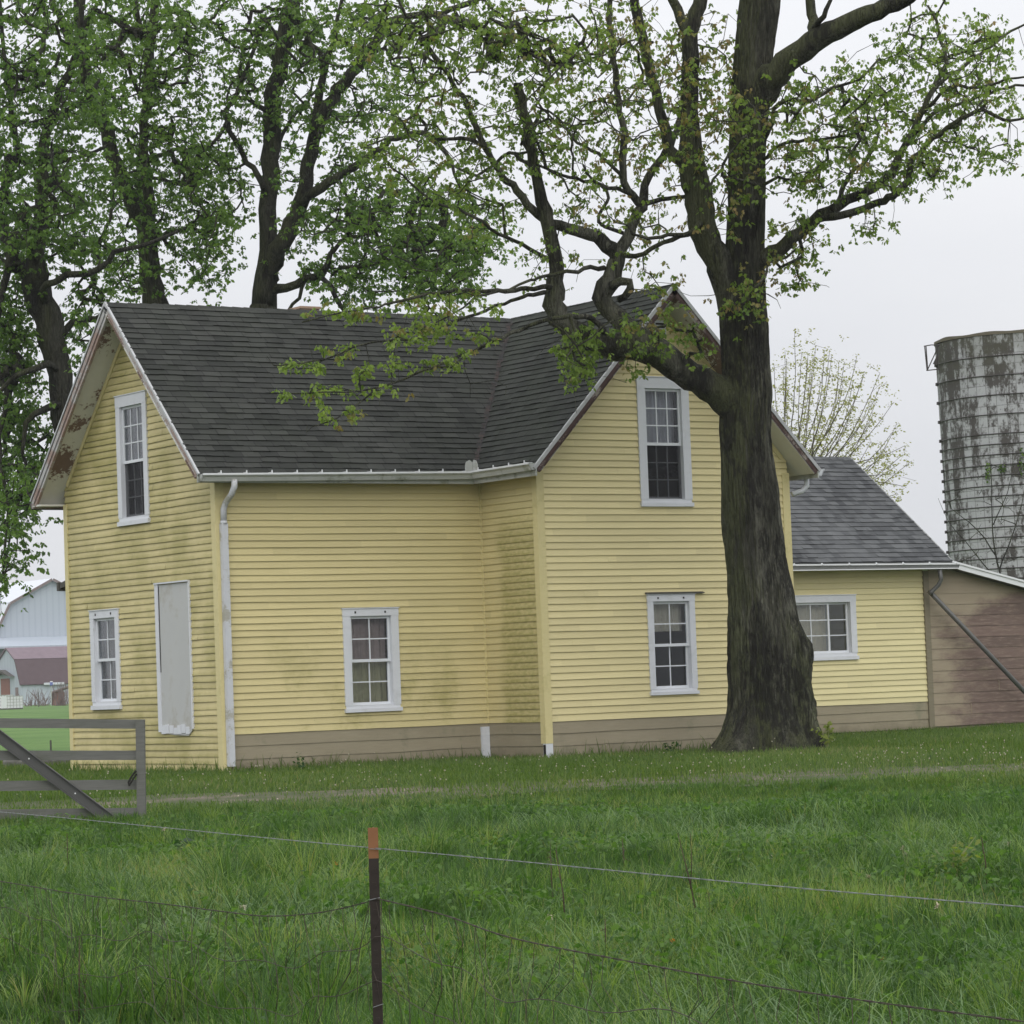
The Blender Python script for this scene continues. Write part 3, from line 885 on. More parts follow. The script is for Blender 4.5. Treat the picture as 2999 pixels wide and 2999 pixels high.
w_ = window(house, np.zeros(3), X, Z, -Y, wB, (0.13, 0.11, 0.10), ('hung', 2, 2), [(0, 1, 0.5, 1, cPink), (0, 1, 0, 0.498, cOlive)], pins=True); w_['label'] = 'lower window with pink curtain over olive curtain'
w_ = window(house, OD, X, Z, -Y, wDl, (0.105, 0.10, 0.09), ('hung', 2, 2), [(0, 1, 0.66, 1, cCream)], drip=(-0.03, 0.17), pins=True); w_['label'] = 'lower front window under a loose dark drip cap'
w_ = window(house, OD, X, Z, -Y, wDu, (0.145, 0.17, 0.11), ('hung', 3, 3), [(0, 1, 0.5, 1, cGrey)], dark_lower=True); w_['label'] = 'tall upper window of the front gable'
# boarded doorway
m = MB(); BX = lambda a, b, c, d, n0, n1: m.obox(OA, -Y, Z, -X, a, b, c, d, n0, n1)
u0, u1, v0, v1 = dA
m.prism([OA - Y * uu + Z * vv - X * -0.004 for uu, vv in [(u0 + 0.02, v0 + 0.05), (u0 + 0.5, v0 + 0.01), (u1 - 0.12, v0 + 0.0), (u1 - 0.01, v0 + 0.08), (u1, v1), (u0 + 0.02, v1)]], -X * 0.036)
bd = m.build('boarded_door', M['panel'], house, label='doorway closed with a grey white board')
m = MB(); BX(u0 - 0.03, u0 + 0.075, v0 + 0.06, v1 + 0.01, -0.02, 0.046); BX(u0 - 0.03, u1 + 0.02, v1 + 0.012, v1 + 0.035, -0.02, 0.06)
BX(u1 + 0.002, u1 + 0.03, v0 + 0.1, v1 + 0.01, -0.02, 0.042)
m.build('door_trim', M['white'], bd)
m = MB(); BX(u0 + 0.076, u0 + 0.10, v0 + 0.95, v1 - 0.02, 0.0322, 0.0345); m.build('door_gap', M['dark'], bd)
m = MB()
for i in range(7):
    a = u0 + 0.06 + i * 0.13; BX(a, a + 0.10 + 0.03 * random.random(), v0 + 0.02 + 0.02 * random.random(), v0 + 0.12 + 0.05 * random.random(), 0.033, 0.040 + 0.006 * random.random())
m.build('flashing', M['white'], bd)
# gable vent
va_ = on_plane(1912, 985, 1, -PP); vb_ = on_plane(1944, 940, 1, -PP)
m = MB(); m.obox(OD, X, Z, -Y, va_[0], vb_[0], va_[2], vb_[2], 0.0, 0.05); vt = m.build('gable_vent', M['white'], house)
m = MB()
hz = (vb_[2] - va_[2])
for k in range(4):
    z0 = va_[2] + 0.03 + k * (hz - 0.05) / 4
    m.obox(OD, X, Z, -Y, va_[0] + 0.025, vb_[0] - 0.025, z0, z0 + 0.028, 0.0505, 0.056)
m.build('louvre', M['dark'], vt)
# chimney behind the ridge
pc = on_plane(890, 892, 1, RY + 0.55)
m = MB(); m.box(pc[0] - 0.17, pc[0] + 0.17, RY + 0.35, RY + 0.75, 6.2, RZ + 0.085); m.box(pc[0] - 0.19, pc[0] + 0.19, RY + 0.33, RY + 0.77, RZ + 0.088, RZ + 0.125)
m.build('chimney', M['brick'], roof)
# back porch eave
m = MB()
m.prism([(0.4, WA, 3.22), (0.4, WA + 1.15, 3.0), (0.4, WA + 1.15, 2.92), (0.4, WA, 3.06)], X * 4)
m.prism([(0.38, WA + 1.151, 3.02), (0.38, WA + 1.22, 3.01), (0.38, WA + 1.22, 2.88), (0.38, WA + 1.151, 2.88)], X * 4.04)
m.build('porch_roof', M['darkwood'], house)

# ================================================================== ANNEX
AY, AX1 = 3.0, 15.99
annex = thing('annex', (XR, AY, 0), 'low yellow annex with grey shingle roof between trunk and brown shed', 'annex')
OE = np.array([0, AY, 0.])
wE = (12.35, 14.39, 1.32, 2.465)
m = MB(); lap(m, OE, X, Z, -Y, lambda v: (XR + 0.03, AX1), 0.52, 2.95, 0.103, 0.021, [hole(wE)], 0.005, 0.6, 31, vsc=0.1005 / 0.103, piece=(1.6, 4.2), pj=0.0018)
m.build('wall', M['sidE'], annex)
def spanE(v):
    h = max(0.0, (5.02 - v) / 0.765); return (max(AY, 5.424 - h), min(7.85, 5.424 + h))
m = MB(); lap(m, np.array([AX1, 0, 0.]), Y, Z, X, spanE, 0.0, 5.02, 0.103, 0.016, [], 0.005, 1.5, 32)
m.build('wall', M['sidE'], annex)
m = MB(); lap(m, np.array([0, 7.85, 0.]), -X, Z, Y, lambda v: (-AX1, -XR), 0.0, 3.0, 0.103, 0.016, [], 0.005, 2, 33)
m.build('wall', M['sidE'], annex)
skirt(annex, OE, X, -Y, XR + 0.03, AX1, 0.03, 0.53, 3, 34)
m = MB(); m.box(XR + 0.03, AX1, AY + 0.02, AY + 0.06, -0.1, 0.05); m.build('footing', M['dark'], annex)
m = MB(); m.box(AX1 - 0.005, AX1 + 0.12, AY - 0.045, AY + 0.03, 0.02, 2.88); m.build('corner_board', M['skirt'], annex)
AE, AR, ARY, AXT = 3.05, 5.13, 5.424, 16.448
LE, cE, sE = slope_basis(ARY - 2.70, AR - AE)
for (O, U, V, sp) in ((np.array([0, 2.70, AE]), X, np.array([0, cE, sE]), lambda v: (XR, AXT)), (np.array([0, 2 * ARY - 2.70, AE]), -X, np.array([0, -cE, sE]), lambda v: (-AXT, -XR))):
    N = np.cross(U, V)
    m = MB(); lap(m, O, U, V, N, sp, -0.03, LE, 0.14, 0.014, [], 0.004, 0.6, 36, 0.004, piece=(0.10, 0.30), pj=0.0055)
    o = m.build('roof', M['roofE'], annex)
    a0, b0 = sp(0)
    m = MB(); m.prism([O + U * a0 - N * 0.08, O + U * b0 - N * 0.08, O + U * b0 + V * (LE - 0.04) - N * 0.08, O + U * a0 + V * (LE - 0.04) - N * 0.08], -N * 0.02); m.build('soffit', M['soffit'], o)
    m = MB(); m.prism([O + U * a0 - N * 0.006, O + U * b0 - N * 0.006, O + U * b0 + V * (LE - 0.04) - N * 0.006, O + U * a0 + V * (LE - 0.04) - N * 0.006], -N * 0.02); m.build('roof_deck', M['dark'], o)
    if U[0] > 0: aroof = o
ridge_caps((XR, ARY, AR), (AXT, ARY, AR), aroof, 'roofE', np.array([0, -cE, -sE]), np.array([0, cE, -sE]))
for E_, N in (((AXT, 2.70, AE), np.array([0, -sE, cE])), ((AXT, 2 * ARY - 2.70, AE), np.array([0, sE, cE]))):
    A_ = np.array((AXT, ARY, AR)); E_ = np.array(E_); Lk = np.linalg.norm(A_ - E_); V = (A_ - E_) / Lk
    m = MB(); m.obox(E_, V, N, X, -0.02, Lk, -0.14, 0.016, -0.02, 0.012); m.build('rake_board', M['gutE'], aroof)
m = MB(); m.box(XR + 0.03, AXT, 2.70, 2.725, AE - 0.15, AE - 0.02); m.build('fascia', M['gutE'], aroof)
gE = gutter((XR + 0.32, 2.696, 3.005), (AXT + 0.09, 2.696, 2.985), -Y, annex, 'gutE', hangers=False, h=0.10)
m = MB(); m.obox(np.array([XR + 0.32, 2.696, 2.905]), X, Z, -Y, 0.0, AXT + 0.09 - XR - 0.32, -0.012, 0.004, 0.02, 0.125); m.build('gutter_lip', M['lip'], gE)
for x_ in np.arange(XR + 0.9, AXT, 0.62):
    m = MB(); m.box(x_, x_ + 0.03, 2.55, 2.58, 2.985, 3.0); m.box(x_ - 0.012, x_ + 0.02, 2.5735, 2.579, 2.985, 3.025); m.build('hanger', M['lip'], gE)
w_ = window(annex, OE, X, Z, -Y, wE, (0.13, 0.12, 0.12), ('slide',), [(0.24, 0.80, 0, 1, cCream)])
# elbow and long leaning drain pipe
pp = [on_plane(2752, 1668, 1, 2.62), on_plane(2756, 1698, 1, 2.62), on_plane(2748, 1714, 1, 2.66), on_plane(2728, 1733, 1, 2.74), on_plane(2726, 1742, 1, 2.74)]
m = MB(); m.tube(pp, [0.04] * 5, 10); el = m.build('downspout', M['pipeE'], annex, True)
pp = [on_plane(2722, 1732, 1, 2.76), on_plane(2999, 2024, 1, 2.70), on_plane(3120, 2150, 1, 2.68)]
m = MB(); m.tube(pp, [0.045] * 3, 10); m.build('drain_pipe', M['pipeE'], el, True)

# ================================================================== SHED
shed = thing('lean_to_shed', (AX1 + 0.15, AY, 0), 'brown board lean-to shed with white sloping roof edge', 'shed')
e0 = on_plane(2781, 1644, 1, 2.74); e1 = on_plane(2999, 1704, 1, 2.74)
ks = (e1[2] - e0[2]) / (e1[0] - e0[0])
XS1 = 21.0
topz = lambda x: e0[2] + ks * (x - e0[0])
m = MB()
OS = np.array([0, AY - 0.012, 0.])
k = 0; z = 0.0
def spanS(v):
    xm = e0[0] + (v + 0.10 - e0[2]) / ks
    return (AX1 + 0.12, min(XS1, max(AX1 + 0.12, xm)))
lap(m, OS, X, Z, -Y, spanS, 0.06, 2.90, 0.2, 0.010, [], 0.005, 0.6, 41)
for (sx0, sz) in ((1.62, 1.06), (1.60, 0.66), (3.0, 1.46), (0.9, 0.26)):
    xx = AX1 + 0.12 + sx0
    m.obox(OS, X, Z, -Y, xx, xx + 0.008, sz + 0.012, sz + 0.19, 0.004, 0.0135)
m.build('wall', M['shed'], shed)
# UVs start at the left edge so the damp spreads to the right
uvl = shed.children[0].data.uv_layers[0]
arr = np.empty(len(uvl.data) * 2, np.float32); uvl.data.foreach_get('uv', arr); arr[0::2] -= AX1; uvl.data.foreach_set('uv', arr)
m = MB(); lap(m, np.array([XS1, 0, 0.]), Y, Z, X, lambda v: (AY, 8.0), 0.06, topz(XS1) - 0.1, 0.2, 0.01, [], 0.005, 2, 42); m.build('wall', M['shed'], shed)
m = MB(); m.box(AX1 + 0.13, XS1, AY + 0.01, AY + 0.2, -0.15, 0.075); m.build('footing', M['skirt'], shed)
Vs = np.array([1, 0, ks]); Vs /= np.linalg.norm(Vs); Ns = np.array([-ks, 0, 1]); Ns /= np.linalg.norm(Ns)
pS = np.array([e0[0], 2.74, e0[2]])
m = MB(); m.obox(pS, Vs, Ns, -Y, -0.06, 5.2, -0.10, -0.012, -0.03, 0.0); m.build('fascia', M['lip'], shed)
m = MB(); m.obox(pS, Vs, Ns, -Y, -0.06, 5.3, -0.010, 0.025, -5.3, 0.02); m.build('roof', M['lip'], shed)
m = MB(); m.obox(pS, Vs, Ns, -Y, -0.02, 5.1, -0.095, -0.08, -0.28, -0.032); m.build('soffit', M['darkwood'], shed)

# ================================================================== SILO
DS = 79.0
sc_ = atd(1963, 1330, DS)
sgx, sgy = sc_[0], sc_[1]; SGZ = float(gz(sgx, sgy))
silo = thing('silo', (sgx, sgy, SGZ), 'tall round concrete stave silo streaked black and white', 'silo')
SR = (1936 - 1776) * K / FPX * DS
ztop = at(2760, 1000, DS)[2]
lean = np.array([-0.019 * 0.834, 0.019 * 0.55, 0])
def sp_(z): return np.array([sgx, sgy, z]) + lean * (z - 4.0)
def silo_mat():
    t = NT('stained_concrete_stave', 0.85, 0.2)
    uv = t.co('UV'); s_ = t.sep(uv)
    u = t.math('MULTIPLY', s_[0], 13.4)
    v = s_[1]
    st = t.math('FLOOR', t.math('DIVIDE', u, 0.26)); row = t.math('FLOOR', t.math('ADD', t.math('DIVIDE', v, 0.76), t.math('MULTIPLY', st, 0.5)))
    rs = t.white(t.comb(st, row, 1.0))
    vec = t.comb(u, v, 0.0)
    streak = t.noise(2.4, 7, t.mapping(vec, (1.6, 0.32, 1)), 0.68)
    blot = t.noise(0.55, 5, t.mapping(vec, (1, 0.8, 1), (3.1, 0.4, 0)))
    fine = t.noise(7, 7, t.mapping(vec, (1.3, 0.8, 1)), 0.72)
    row = t.math('FLOOR', t.math('DIVIDE', t.math('ADD', v, 0.1), 0.255))
    rs = t.white(t.comb(st, row, 1.0)); rs2 = t.white(t.comb(st, 3.0, 2.0))
    n = t.math('ADD', t.math('MULTIPLY', streak, 0.60), t.math('ADD', t.math('MULTIPLY', blot, 0.40), t.math('ADD', t.math('MULTIPLY', fine, 0.75), t.math('ADD', t.math('MULTIPLY', rs, 0.11), t.math('MULTIPLY', rs2, 0.13)))))
    n = t.math('ADD', n, t.ramp(v, 3.0, 9.0, 0.0, 0.075))
    c = t.mix(t.ramp(n, 0.96, 1.12), t.mix(fine, (0.27, 0.27, 0.28, 1), (0.50, 0.50, 0.515, 1)), t.mix(fine, (0.035, 0.032, 0.030, 1), (0.105, 0.095, 0.088, 1)))
    moss = t.math('MULTIPLY', t.ramp(v, 8.0, 8.9), t.ramp(t.noise(1.5, 5, vec), 0.35, 0.55))
    c = t.mix(t.math('MULTIPLY', moss, 0.28), c, (0.075, 0.08, 0.035, 1))
    fu = t.math('FRACT', t.math('DIVIDE', u, 0.26)); jn = t.math('MAXIMUM', t.math('LESS_THAN', fu, 0.07), t.math('LESS_THAN', t.math('FRACT', t.math('DIVIDE', t.math('ADD', v, 0.1), 0.255)), 0.06))
    c = t.mix(t.math('MULTIPLY', jn, 0.55), c, (0.08, 0.075, 0.07, 1))
    t.color(c); t.bump(t.math('SUBTRACT', fine, t.math('MULTIPLY', jn, 0.5)), 0.4, 0.02)
    return t.m
m = MB(); nseg = 104
zs = list(np.arange(SGZ - 0.1, ztop, 0.35)) + [ztop]
m.tube([sp_(z) for z in zs], [SR] * len(zs), nseg, cap=False)
m.tube([sp_(z) for z in zs], [SR - 0.08] * len(zs), nseg, cap=False)
sw = m.build('stave_wall', silo_mat(), silo, True)
m = MB()
rr = []
for k in range(nseg):
    a = 2 * math.pi * k / nseg
    h = 0.05 + 0.04 * noise.noise((math.cos(a) * 3, math.sin(a) * 3, 1.0))
    ca = np.array([math.cos(a), math.sin(a), 0]); c0_ = sp_(ztop)
    rr.append([m.vert(c0_ + ca * (SR + 0.02) - Z * 0.02), m.vert(c0_ + ca * (SR + 0.02) + Z * h), m.vert(c0_ + ca * (SR - 0.1) + Z * h), m.vert(c0_ + ca * (SR - 0.1) - Z * 0.02)])
for k in range(nseg):
    a, b = rr[k], rr[(k + 1) % nseg]
    for j in range(4): m.face((a[j], b[j], b[(j + 1) % 4], a[(j + 1) % 4]))
m.build('rim', simple('mossy_rim_concrete', (0.13, 0.115, 0.085, 1), 0.9, 0.1, 0.3, 3), silo, False)
M['hoop'] = simple('rusty_hoop_steel', (0.045, 0.038, 0.036, 1), 0.6, 0.4, 0.3, 8)
zh = ztop - 0.55; hoops = []
step = 0.48
while zh > SGZ + 0.2:
    hoops.append(zh); zh -= step
    if ztop - zh > 2.0: step = 0.255
for i, zh in enumerate(hoops):
    m = MB(); c0_ = sp_(zh); ring = []
    n_ = 96
    for k in range(n_):
        a = 2 * math.pi * k / n_; ca = np.array([math.cos(a), math.sin(a), 0])
        ring.append([m.vert(c0_ + ca * (SR + 0.026) + Z * 0.0), m.vert(c0_ + ca * (SR + 0.012) + Z * 0.013), m.vert(c0_ + ca * (SR - 0.004)), m.vert(c0_ + ca * (SR + 0.012) - Z * 0.013)])
    for k in range(n_):
        a, b = ring[k], ring[(k + 1) % n_]
        for j in range(4): m.face((a[j], b[j], b[(j + 1) % 4], a[(j + 1) % 4]))
    # tightening lug on the left flank
    lv = -RH * (SR + 0.03); pl = c0_ + lv
    m.obox(pl, RH, Z, FH, -0.03, 0.03, -0.035, 0.035, -0.07, 0.07)
    m.build('hoop', M['hoop'], silo, False)
# bracket hanging off the top left
P_ = lambda px, py: at(px, py, DS - 0.1)
m = MB()
for seq in ([(2752, 1011), (2728, 1010), (2706, 1014)], [(2708, 1014), (2715, 1084)], [(2713, 1085), (2752, 1081)], [(2712, 1014), (2717, 1082)], [(2716, 1084), (2741, 1030), (2748, 1013)], [(2744, 1012), (2748, 1080)]):
    m.tube([P_(*p) for p in seq], [0.014] * len(seq), 6)
m.prism([P_(2744, 1040), P_(2746, 1068), P_(2732, 1066)], FH * 0.02)
m.build('bracket', M['hoop'], silo)

# ================================================================== FAR BARNS
def steel_mat(name, c0, c1, sc=9.0, k=0.5):
    t = NT(name, 0.5, 0.3)
    co = t.co(); s_ = t.sep(co)
    rib = t.math('SINE', t.math('MULTIPLY', t.math('ADD', s_[0], s_[1]), sc))
    t.color(t.mix(t.math('MULTIPLY', t.ramp(rib, 0.3, 1.0), k), c0, c1)); return t.m
M['bwhite'] = steel_mat('ribbed_white_steel', (0.40, 0.44, 0.49, 1), (0.33, 0.37, 0.43, 1), 10)
M['broof'] = steel_mat('pale_steel_roof', (0.60, 0.62, 0.66, 1), (0.52, 0.55, 0.60, 1), 6)
M['maroon'] = simple('maroon_shingle', (0.10, 0.070, 0.076, 1), 0.8, 0.2, 0.2, 2)
M['maroonL'] = simple('pale_maroon_shingle', (0.19, 0.145, 0.165, 1), 0.8, 0.2, 0.2, 2)
M['trimbrown'] = simple('brown_barn_trim', (0.20, 0.16, 0.155, 1), 0.7, 0.2, 0.2, 2)
DBn = 300.0
sb = DBn / FPX
bp = at(159, 2065, DBn)
BZ = float(gz(bp[0], bp[1])) - 0.1
barn = thing('gambrel_barn', (bp[0], bp[1], BZ), 'large white steel barn with gambrel gable far behind the farmhouse', 'barn')
hw, kw = 6.3, 4.4
hA, hK, hE = 367 * sb - 0.1, 296 * sb, 190 * sb
bx, by = bp[0], bp[1]
prof = [(-hw, hE), (-kw, hK), (0, hA), (kw, hK), (hw, hE)]
m = MB()
m.prism([(bx - hw, by, BZ), (bx + hw, by, BZ)] + [(bx + a, by, BZ + h) for a, h in prof[::-1]], Y * 26)
m.build('wall', M['bwhite'], barn)
m = MB()
for (a, h), (b, h2) in zip(prof[:-1], prof[1:]):
    n_ = np.array([-(h2 - h), 0, b - a]); n_ /= np.linalg.norm(n_)
    d_ = np.array([b - a, 0, h2 - h]); d_ /= np.linalg.norm(d_)
    p0 = np.array([bx + a, by - 0.4, BZ + h]); p1 = np.array([bx + b, by - 0.4, BZ + h2])
    if a == -hw: p0 = p0 - d_ * 0.5
    if b == hw: p1 = p1 + d_ * 0.5
    m.prism([p0 + n_ * 0.02, p1 + n_ * 0.02, p1 + n_ * 0.2, p0 + n_ * 0.2], Y * 26.8)
m.build('roof', M['broof'], barn)
m = MB()
for (a, h), (b, h2) in zip(prof[:-1], prof[1:]):
    n_ = np.array([-(h2 - h), 0, b - a]); n_ /= np.linalg.norm(n_)
    p0 = np.array([bx + a, by - 0.46, BZ + h]); p1 = np.array([bx + b, by - 0.46, BZ + h2])
    m.prism([p0 - n_ * 0.02, p1 - n_ * 0.02, p1 + n_ * 0.22, p0 + n_ * 0.22], Y * 0.05)
m.build('rake_trim', M['trimbrown'], barn)
m = MB(); m.prism([(bx - 8, by - 3.2, BZ + 5.6), (bx - 8, by - 0.01, BZ + 6.5), (bx - 8, by - 0.01, BZ + 6.3), (bx - 8, by - 3.2, BZ + 5.4)], X * 16); m.build('lean_to_roof', M['bwhite'], barn)

D2 = 285.0; s2_ = D2 / FPX
bq = at(62, 2066, D2); B2 = float(gz(bq[0], bq[1])) - 0.1
small = thing('low_barn', (bq[0], bq[1], B2), 'low white barn with curved maroon roof in front of large barn', 'barn')
qx, qy = bq[0], bq[1]
hd = 2.75; r_ = 171 * s2_; kd, kh = 0.95, 136 * s2_; eh = 69 * s2_
prof2 = [(0, eh), (kd, kh), (hd, r_), (2 * hd - kd, kh), (2 * hd, eh)]
m = MB(); m.prism([(qx, qy, B2), (qx, qy + 2 * hd, B2)] + [(qx, qy + a, B2 + h) for a, h in prof2[::-1]], X * 13); m.build('wall', M['bwhite'], small)
for i, ((a, h), (b, h2)) in enumerate(zip(prof2[:-1], prof2[1:])):
    n_ = np.array([0, -(h2 - h), b - a]); n_ /= np.linalg.norm(n_); d_ = np.array([0, b - a, h2 - h]); d_ /= np.linalg.norm(d_)
    p0 = np.array([qx - 0.15, qy + a, B2 + h]); p1 = np.array([qx - 0.15, qy + b, B2 + h2])
    if i == 0: p0 = p0 - d_ * 0.25
    m = MB(); m.prism([p0 + n_ * 0.02, p1 + n_ * 0.02, p1 + n_ * 0.14, p0 + n_ * 0.14], X * 13.3)
    m.build('roof', M['maroon'] if i in (0, 3) else M['maroonL'], small)  # upper slopes use the paler maroon
m = MB(); m.box(qx + 2.2, qx + 4.2, qy - 0.30, qy - 0.2, B2 + eh - 0.25, B2 + eh - 0.05); m.box(qx + 6.0, qx + 9.5, qy - 0.30, qy - 0.2, B2 + eh - 0.15, B2 + eh + 0.05); m.build('eave_gutter', M['broof'], small)
m = MB(); m.box(qx - 0.05, qx, qy + 2.3, qy + 4.2, B2 + 0.8, B2 + 2.6); m.build('door', simple('red_brown_door', (0.22, 0.10, 0.075, 1)), small)
m = MB(); m.prism([(qx - 0.6, qy + 1.2, B2 + 2.75), (qx - 0.6, qy + 3.2, B2 + 3.4), (qx - 0.6, qy + 5.2, B2 + 2.75), (qx - 0.6, qy + 3.2, B2 + 3.1)], X * 0.6); m.build('door_hood', M['darkwood'], small)
m = MB(); m.box(qx - 0.04, qx, qy + 0.5, qy + 1.1, B2 + 0.85, B2 + 1.75); m.build('hatch', M['trimbrown'], small)

# white totes by the low barn
for i, (px, py, w, h, lab) in enumerate(((17, 2080, 1.15, 1.05, 'white caged tote on the field edge below the red brown barn door'), (44, 2084, 1.2, 0.95, 'white caged tote nearest the farmhouse side of the pair'))):
    d = 225.0 - i * 4; p = at(px, py, d); z0 = float(gz(p[0], p[1])) - 0.03
    tt = thing('tote', (p[0], p[1], z0), lab, 'tote', 'totes on the field edge')
    m = MB(); m.box(p[0] - w / 2, p[0] + w / 2, p[1], p[1] + 1, z0 + 0.12, z0 + h); m.build('tank', M['lip'], tt)
    m = MB()
    for k in range(5):
        zz = z0 + 0.12 + (h - 0.12) * k / 4; m.box(p[0] - w / 2 - 0.03, p[0] + w / 2 + 0.03, p[1] - 0.04, p[1] - 0.001, zz - 0.015, zz + 0.015)
    for k in range(6):
        xx = p[0] - w / 2 + w * k / 5; m.box(xx - 0.015, xx + 0.015, p[1] - 0.07, p[1] - 0.041, z0 + 0.1, z0 + h)
    m.build('cage', M['gut'], tt)
    m = MB(); m.box(p[0] - w / 2, p[0] + w / 2, p[1], p[1] + 1, z0, z0 + 0.115); m.build('pallet', M['darkwood'], tt)
# leaning field shelter
d = 262.0; p = at(205, 2066, d); z0 = float(gz(p[0], p[1])) - 0.1; s3 = d / FPX
fs = thing('field_shelter', (p[0], p[1], z0), 'tumbledown shelter with slanting rusty roof beside low barn', 'shelter')
m = MB(); a = at(150, 2030, d) - p; b = at(212, 2008, d) - p
pa, pb = p + a, p + b
m.prism([pa, pb, pb + Z * 0.12, pa + Z * 0.12], FH * 3); m.build('roof', M['trimbrown'], fs)
m = MB(); q0 = at(158, 2062, d); m.box(q0[0], q0[0] + 1.1, q0[1] + 0.3, q0[1] + 0.4, z0, pa[2] + 0.1); m.build('wall', simple('rust_red_board', (0.25, 0.13, 0.10, 1)), fs)
for px in (152, 180, 206):
    q0 = at(px, 2062, d); m = MB(); m.tube([np.array([q0[0], q0[1], z0]), np.array([q0[0], q0[1], pa[2] + (pb[2] - pa[2]) * (px - 150) / 62])], [0.06, 0.06], 6); m.build('post', M['darkwood'], fs)
d = 258.0; p = at(150, 2062, d); z0 = float(gz(p[0], p[1]))
ml = thing('marker_post', (p[0], p[1], z0), 'thin pole topped with a round blue and white marker', 'post')
m = MB(); m.tube([p * [1, 1, 0] + Z * z0, at(150, 2008, d)], [0.035, 0.03], 6); m.build('pole', M['gut'], ml)
m = MB(); q0 = at(150.5, 2003, d); m.tube([q0 - Z * 0.16, q0 - Z * 0.10, q0 + Z * 0.10, q0 + Z * 0.16], [0.06, 0.12, 0.12, 0.06], 10); m.build('marker', simple('blue_white_marker', (0.12, 0.16, 0.42, 1)), ml)
m = MB(); q0 = at(150.5, 1997.5, d); m.tube([q0, q0 + Z * 0.06], [0.12, 0.10], 10); m.build('marker_cap', M['lip'], ml)
# far wire fence posts
for i, (px, py0, py1, d) in enumerate(((113, 2066, 2026, 240), (149, 2196, 2168, 62))):
    p = at(px, py0, d); z0 = float(gz(p[0], p[1])); q0 = at(px, py1, d)
    m = MB(); m.tube([np.array([p[0], p[1], z0 - 0.05]), np.array([p[0], p[1], q0[2]])], [0.03 if d > 100 else 0.018] * 2, 6)
    o = m.build('fence_stake', M['darkwood'], None, origin=(p[0], p[1], z0))
    tag(o, ('thin dark stake in front of the low white barn', 'short dark stake in the pasture seen through the gate')[i], 'stake', 'stakes in the pasture')
# stone footing behind the house corner
m = MB()
for k in range(9):
    p = at(46 + k * 20, 2247, 54.5); z0 = float(gz(p[0], p[1]))
    cx_, cy_ = p[0] + 0.04 * random.random(), p[1]
    w = 0.30 + 0.1 * random.random(); h = 0.14 + 0.10 * random.random()
    base = []
    n_ = 9
    ringsP = []
    for lev, (rs, hz_) in enumerate(((1.0, 0.0), (1.05, 0.5), (0.85, 0.85), (0.4, 1.0))):
        ringsP.append([m.vert((cx_ + w * 0.62 * rs * math.cos(6.283 * j / n_) * (1 + .15 * noise.noise((j, k, lev))), cy_ + w * 0.5 * rs * math.sin(6.283 * j / n_), z0 - 0.04 + (h + 0.04) * hz_)) for j in range(n_)])
    for A, B in zip(ringsP[:-1], ringsP[1:]):
        for j in range(n_): m.face((A[j], A[(j + 1) % n_], B[(j + 1) % n_], B[j]))
    m.face(ringsP[-1])
p = at(130, 2247, 54.5)
o = m.build('stone_edging', simple('grey_fieldstone', (0.17, 0.165, 0.15, 1), 0.9, 0.15, 0.4, 5), None, origin=(p[0], p[1], float(gz(p[0], p[1]))))
tag(o, 'low row of grey stones in the grass past the house corner', 'stones')

# ================================================================== TREES
def leaf_mat(name, c0, c1, c2=None, hue2=0.85):
    t = NT(name, 0.5, 0.35)
    r = t.attr('rnd')
    c = t.mix(r, c0, c1)
    if c2 is not None:
        c = t.mix(t.attr('alt'), c, t.mix(r, c2, tuple(x * 0.6 for x in c2[:3]) + (1,)))
    t.color(c)
    tl = t.n('ShaderNodeBsdfTranslucent')
    tcol = t.mix(0.5, c, t.mix(1.0, c, (1.5, 1.7, 0.6, 1), 'MULTIPLY'))
    t.put(tl.inputs[0], tcol)
    mx = t.n('ShaderNodeMixShader'); mx.inputs[0].default_value = 0.52
    t.t.links.new(t.b.outputs[0], mx.inputs[1]); t.t.links.new(tl.outputs[0], mx.inputs[2])
    t.t.links.new(mx.outputs[0], t.out.inputs['Surface'])
    return t.m
LEAF = np.array([(0, 0), (-.04, .26), (.20, .22), (.30, .52), (.50, .24), (.66, .30), (1.0, 0), (.66, -.30), (.50, -.24), (.30, -.52), (.20, -.22), (-.04, -.26)])
def leaves(P, size, droop, rng, az=None):
    """P (n,3) leaf positions -> verts, faces(tri), rnd attr"""
    n = len(P); T = LEAF; k = len(T)
    az = rng.uniform(0, 2 * np.pi, n) if az is None else az; pit = -np.abs(rng.normal(droop, 0.45, n))
    d = np.stack([np.cos(az) * np.cos(pit), np.sin(az) * np.cos(pit), np.sin(pit)], -1)
    up = np.tile([0, 0, 1.0], (n, 1)) + rng.normal(0, 0.45, (n, 3))
    s = np.cross(up, d); s /= np.linalg.norm(s, axis=1, keepdims=True) + 1e-9
    nn = np.cross(d, s)
    sz = size * rng.uniform(0.6, 1.25, n)
    fold = rng.uniform(0.1, 0.5, n); curl = rng.uniform(-0.1, 0.45, n)
    tx = np.concatenate([T[:, 0], [0.35]]); ty = np.concatenate([T[:, 1], [0]])
    z = -fold[:, None] * np.abs(ty)[None] - curl[:, None] * (tx ** 2)[None]
    V = P[:, None, :] + sz[:, None, None] * (tx[None, :, None] * d[:, None, :] + ty[None, :, None] * s[:, None, :] + z[:, :, None] * nn[:, None, :])
    tri = np.array([[j, (j + 1) % k, k] for j in range(k)])
    F = (np.arange(n)[:, None, None] * (k + 1) + tri[None]).reshape(-1, 3)
    rnd = np.repeat(rng.uniform(0, 1, n), k + 1)
    return V.reshape(-1, 3), F, rnd

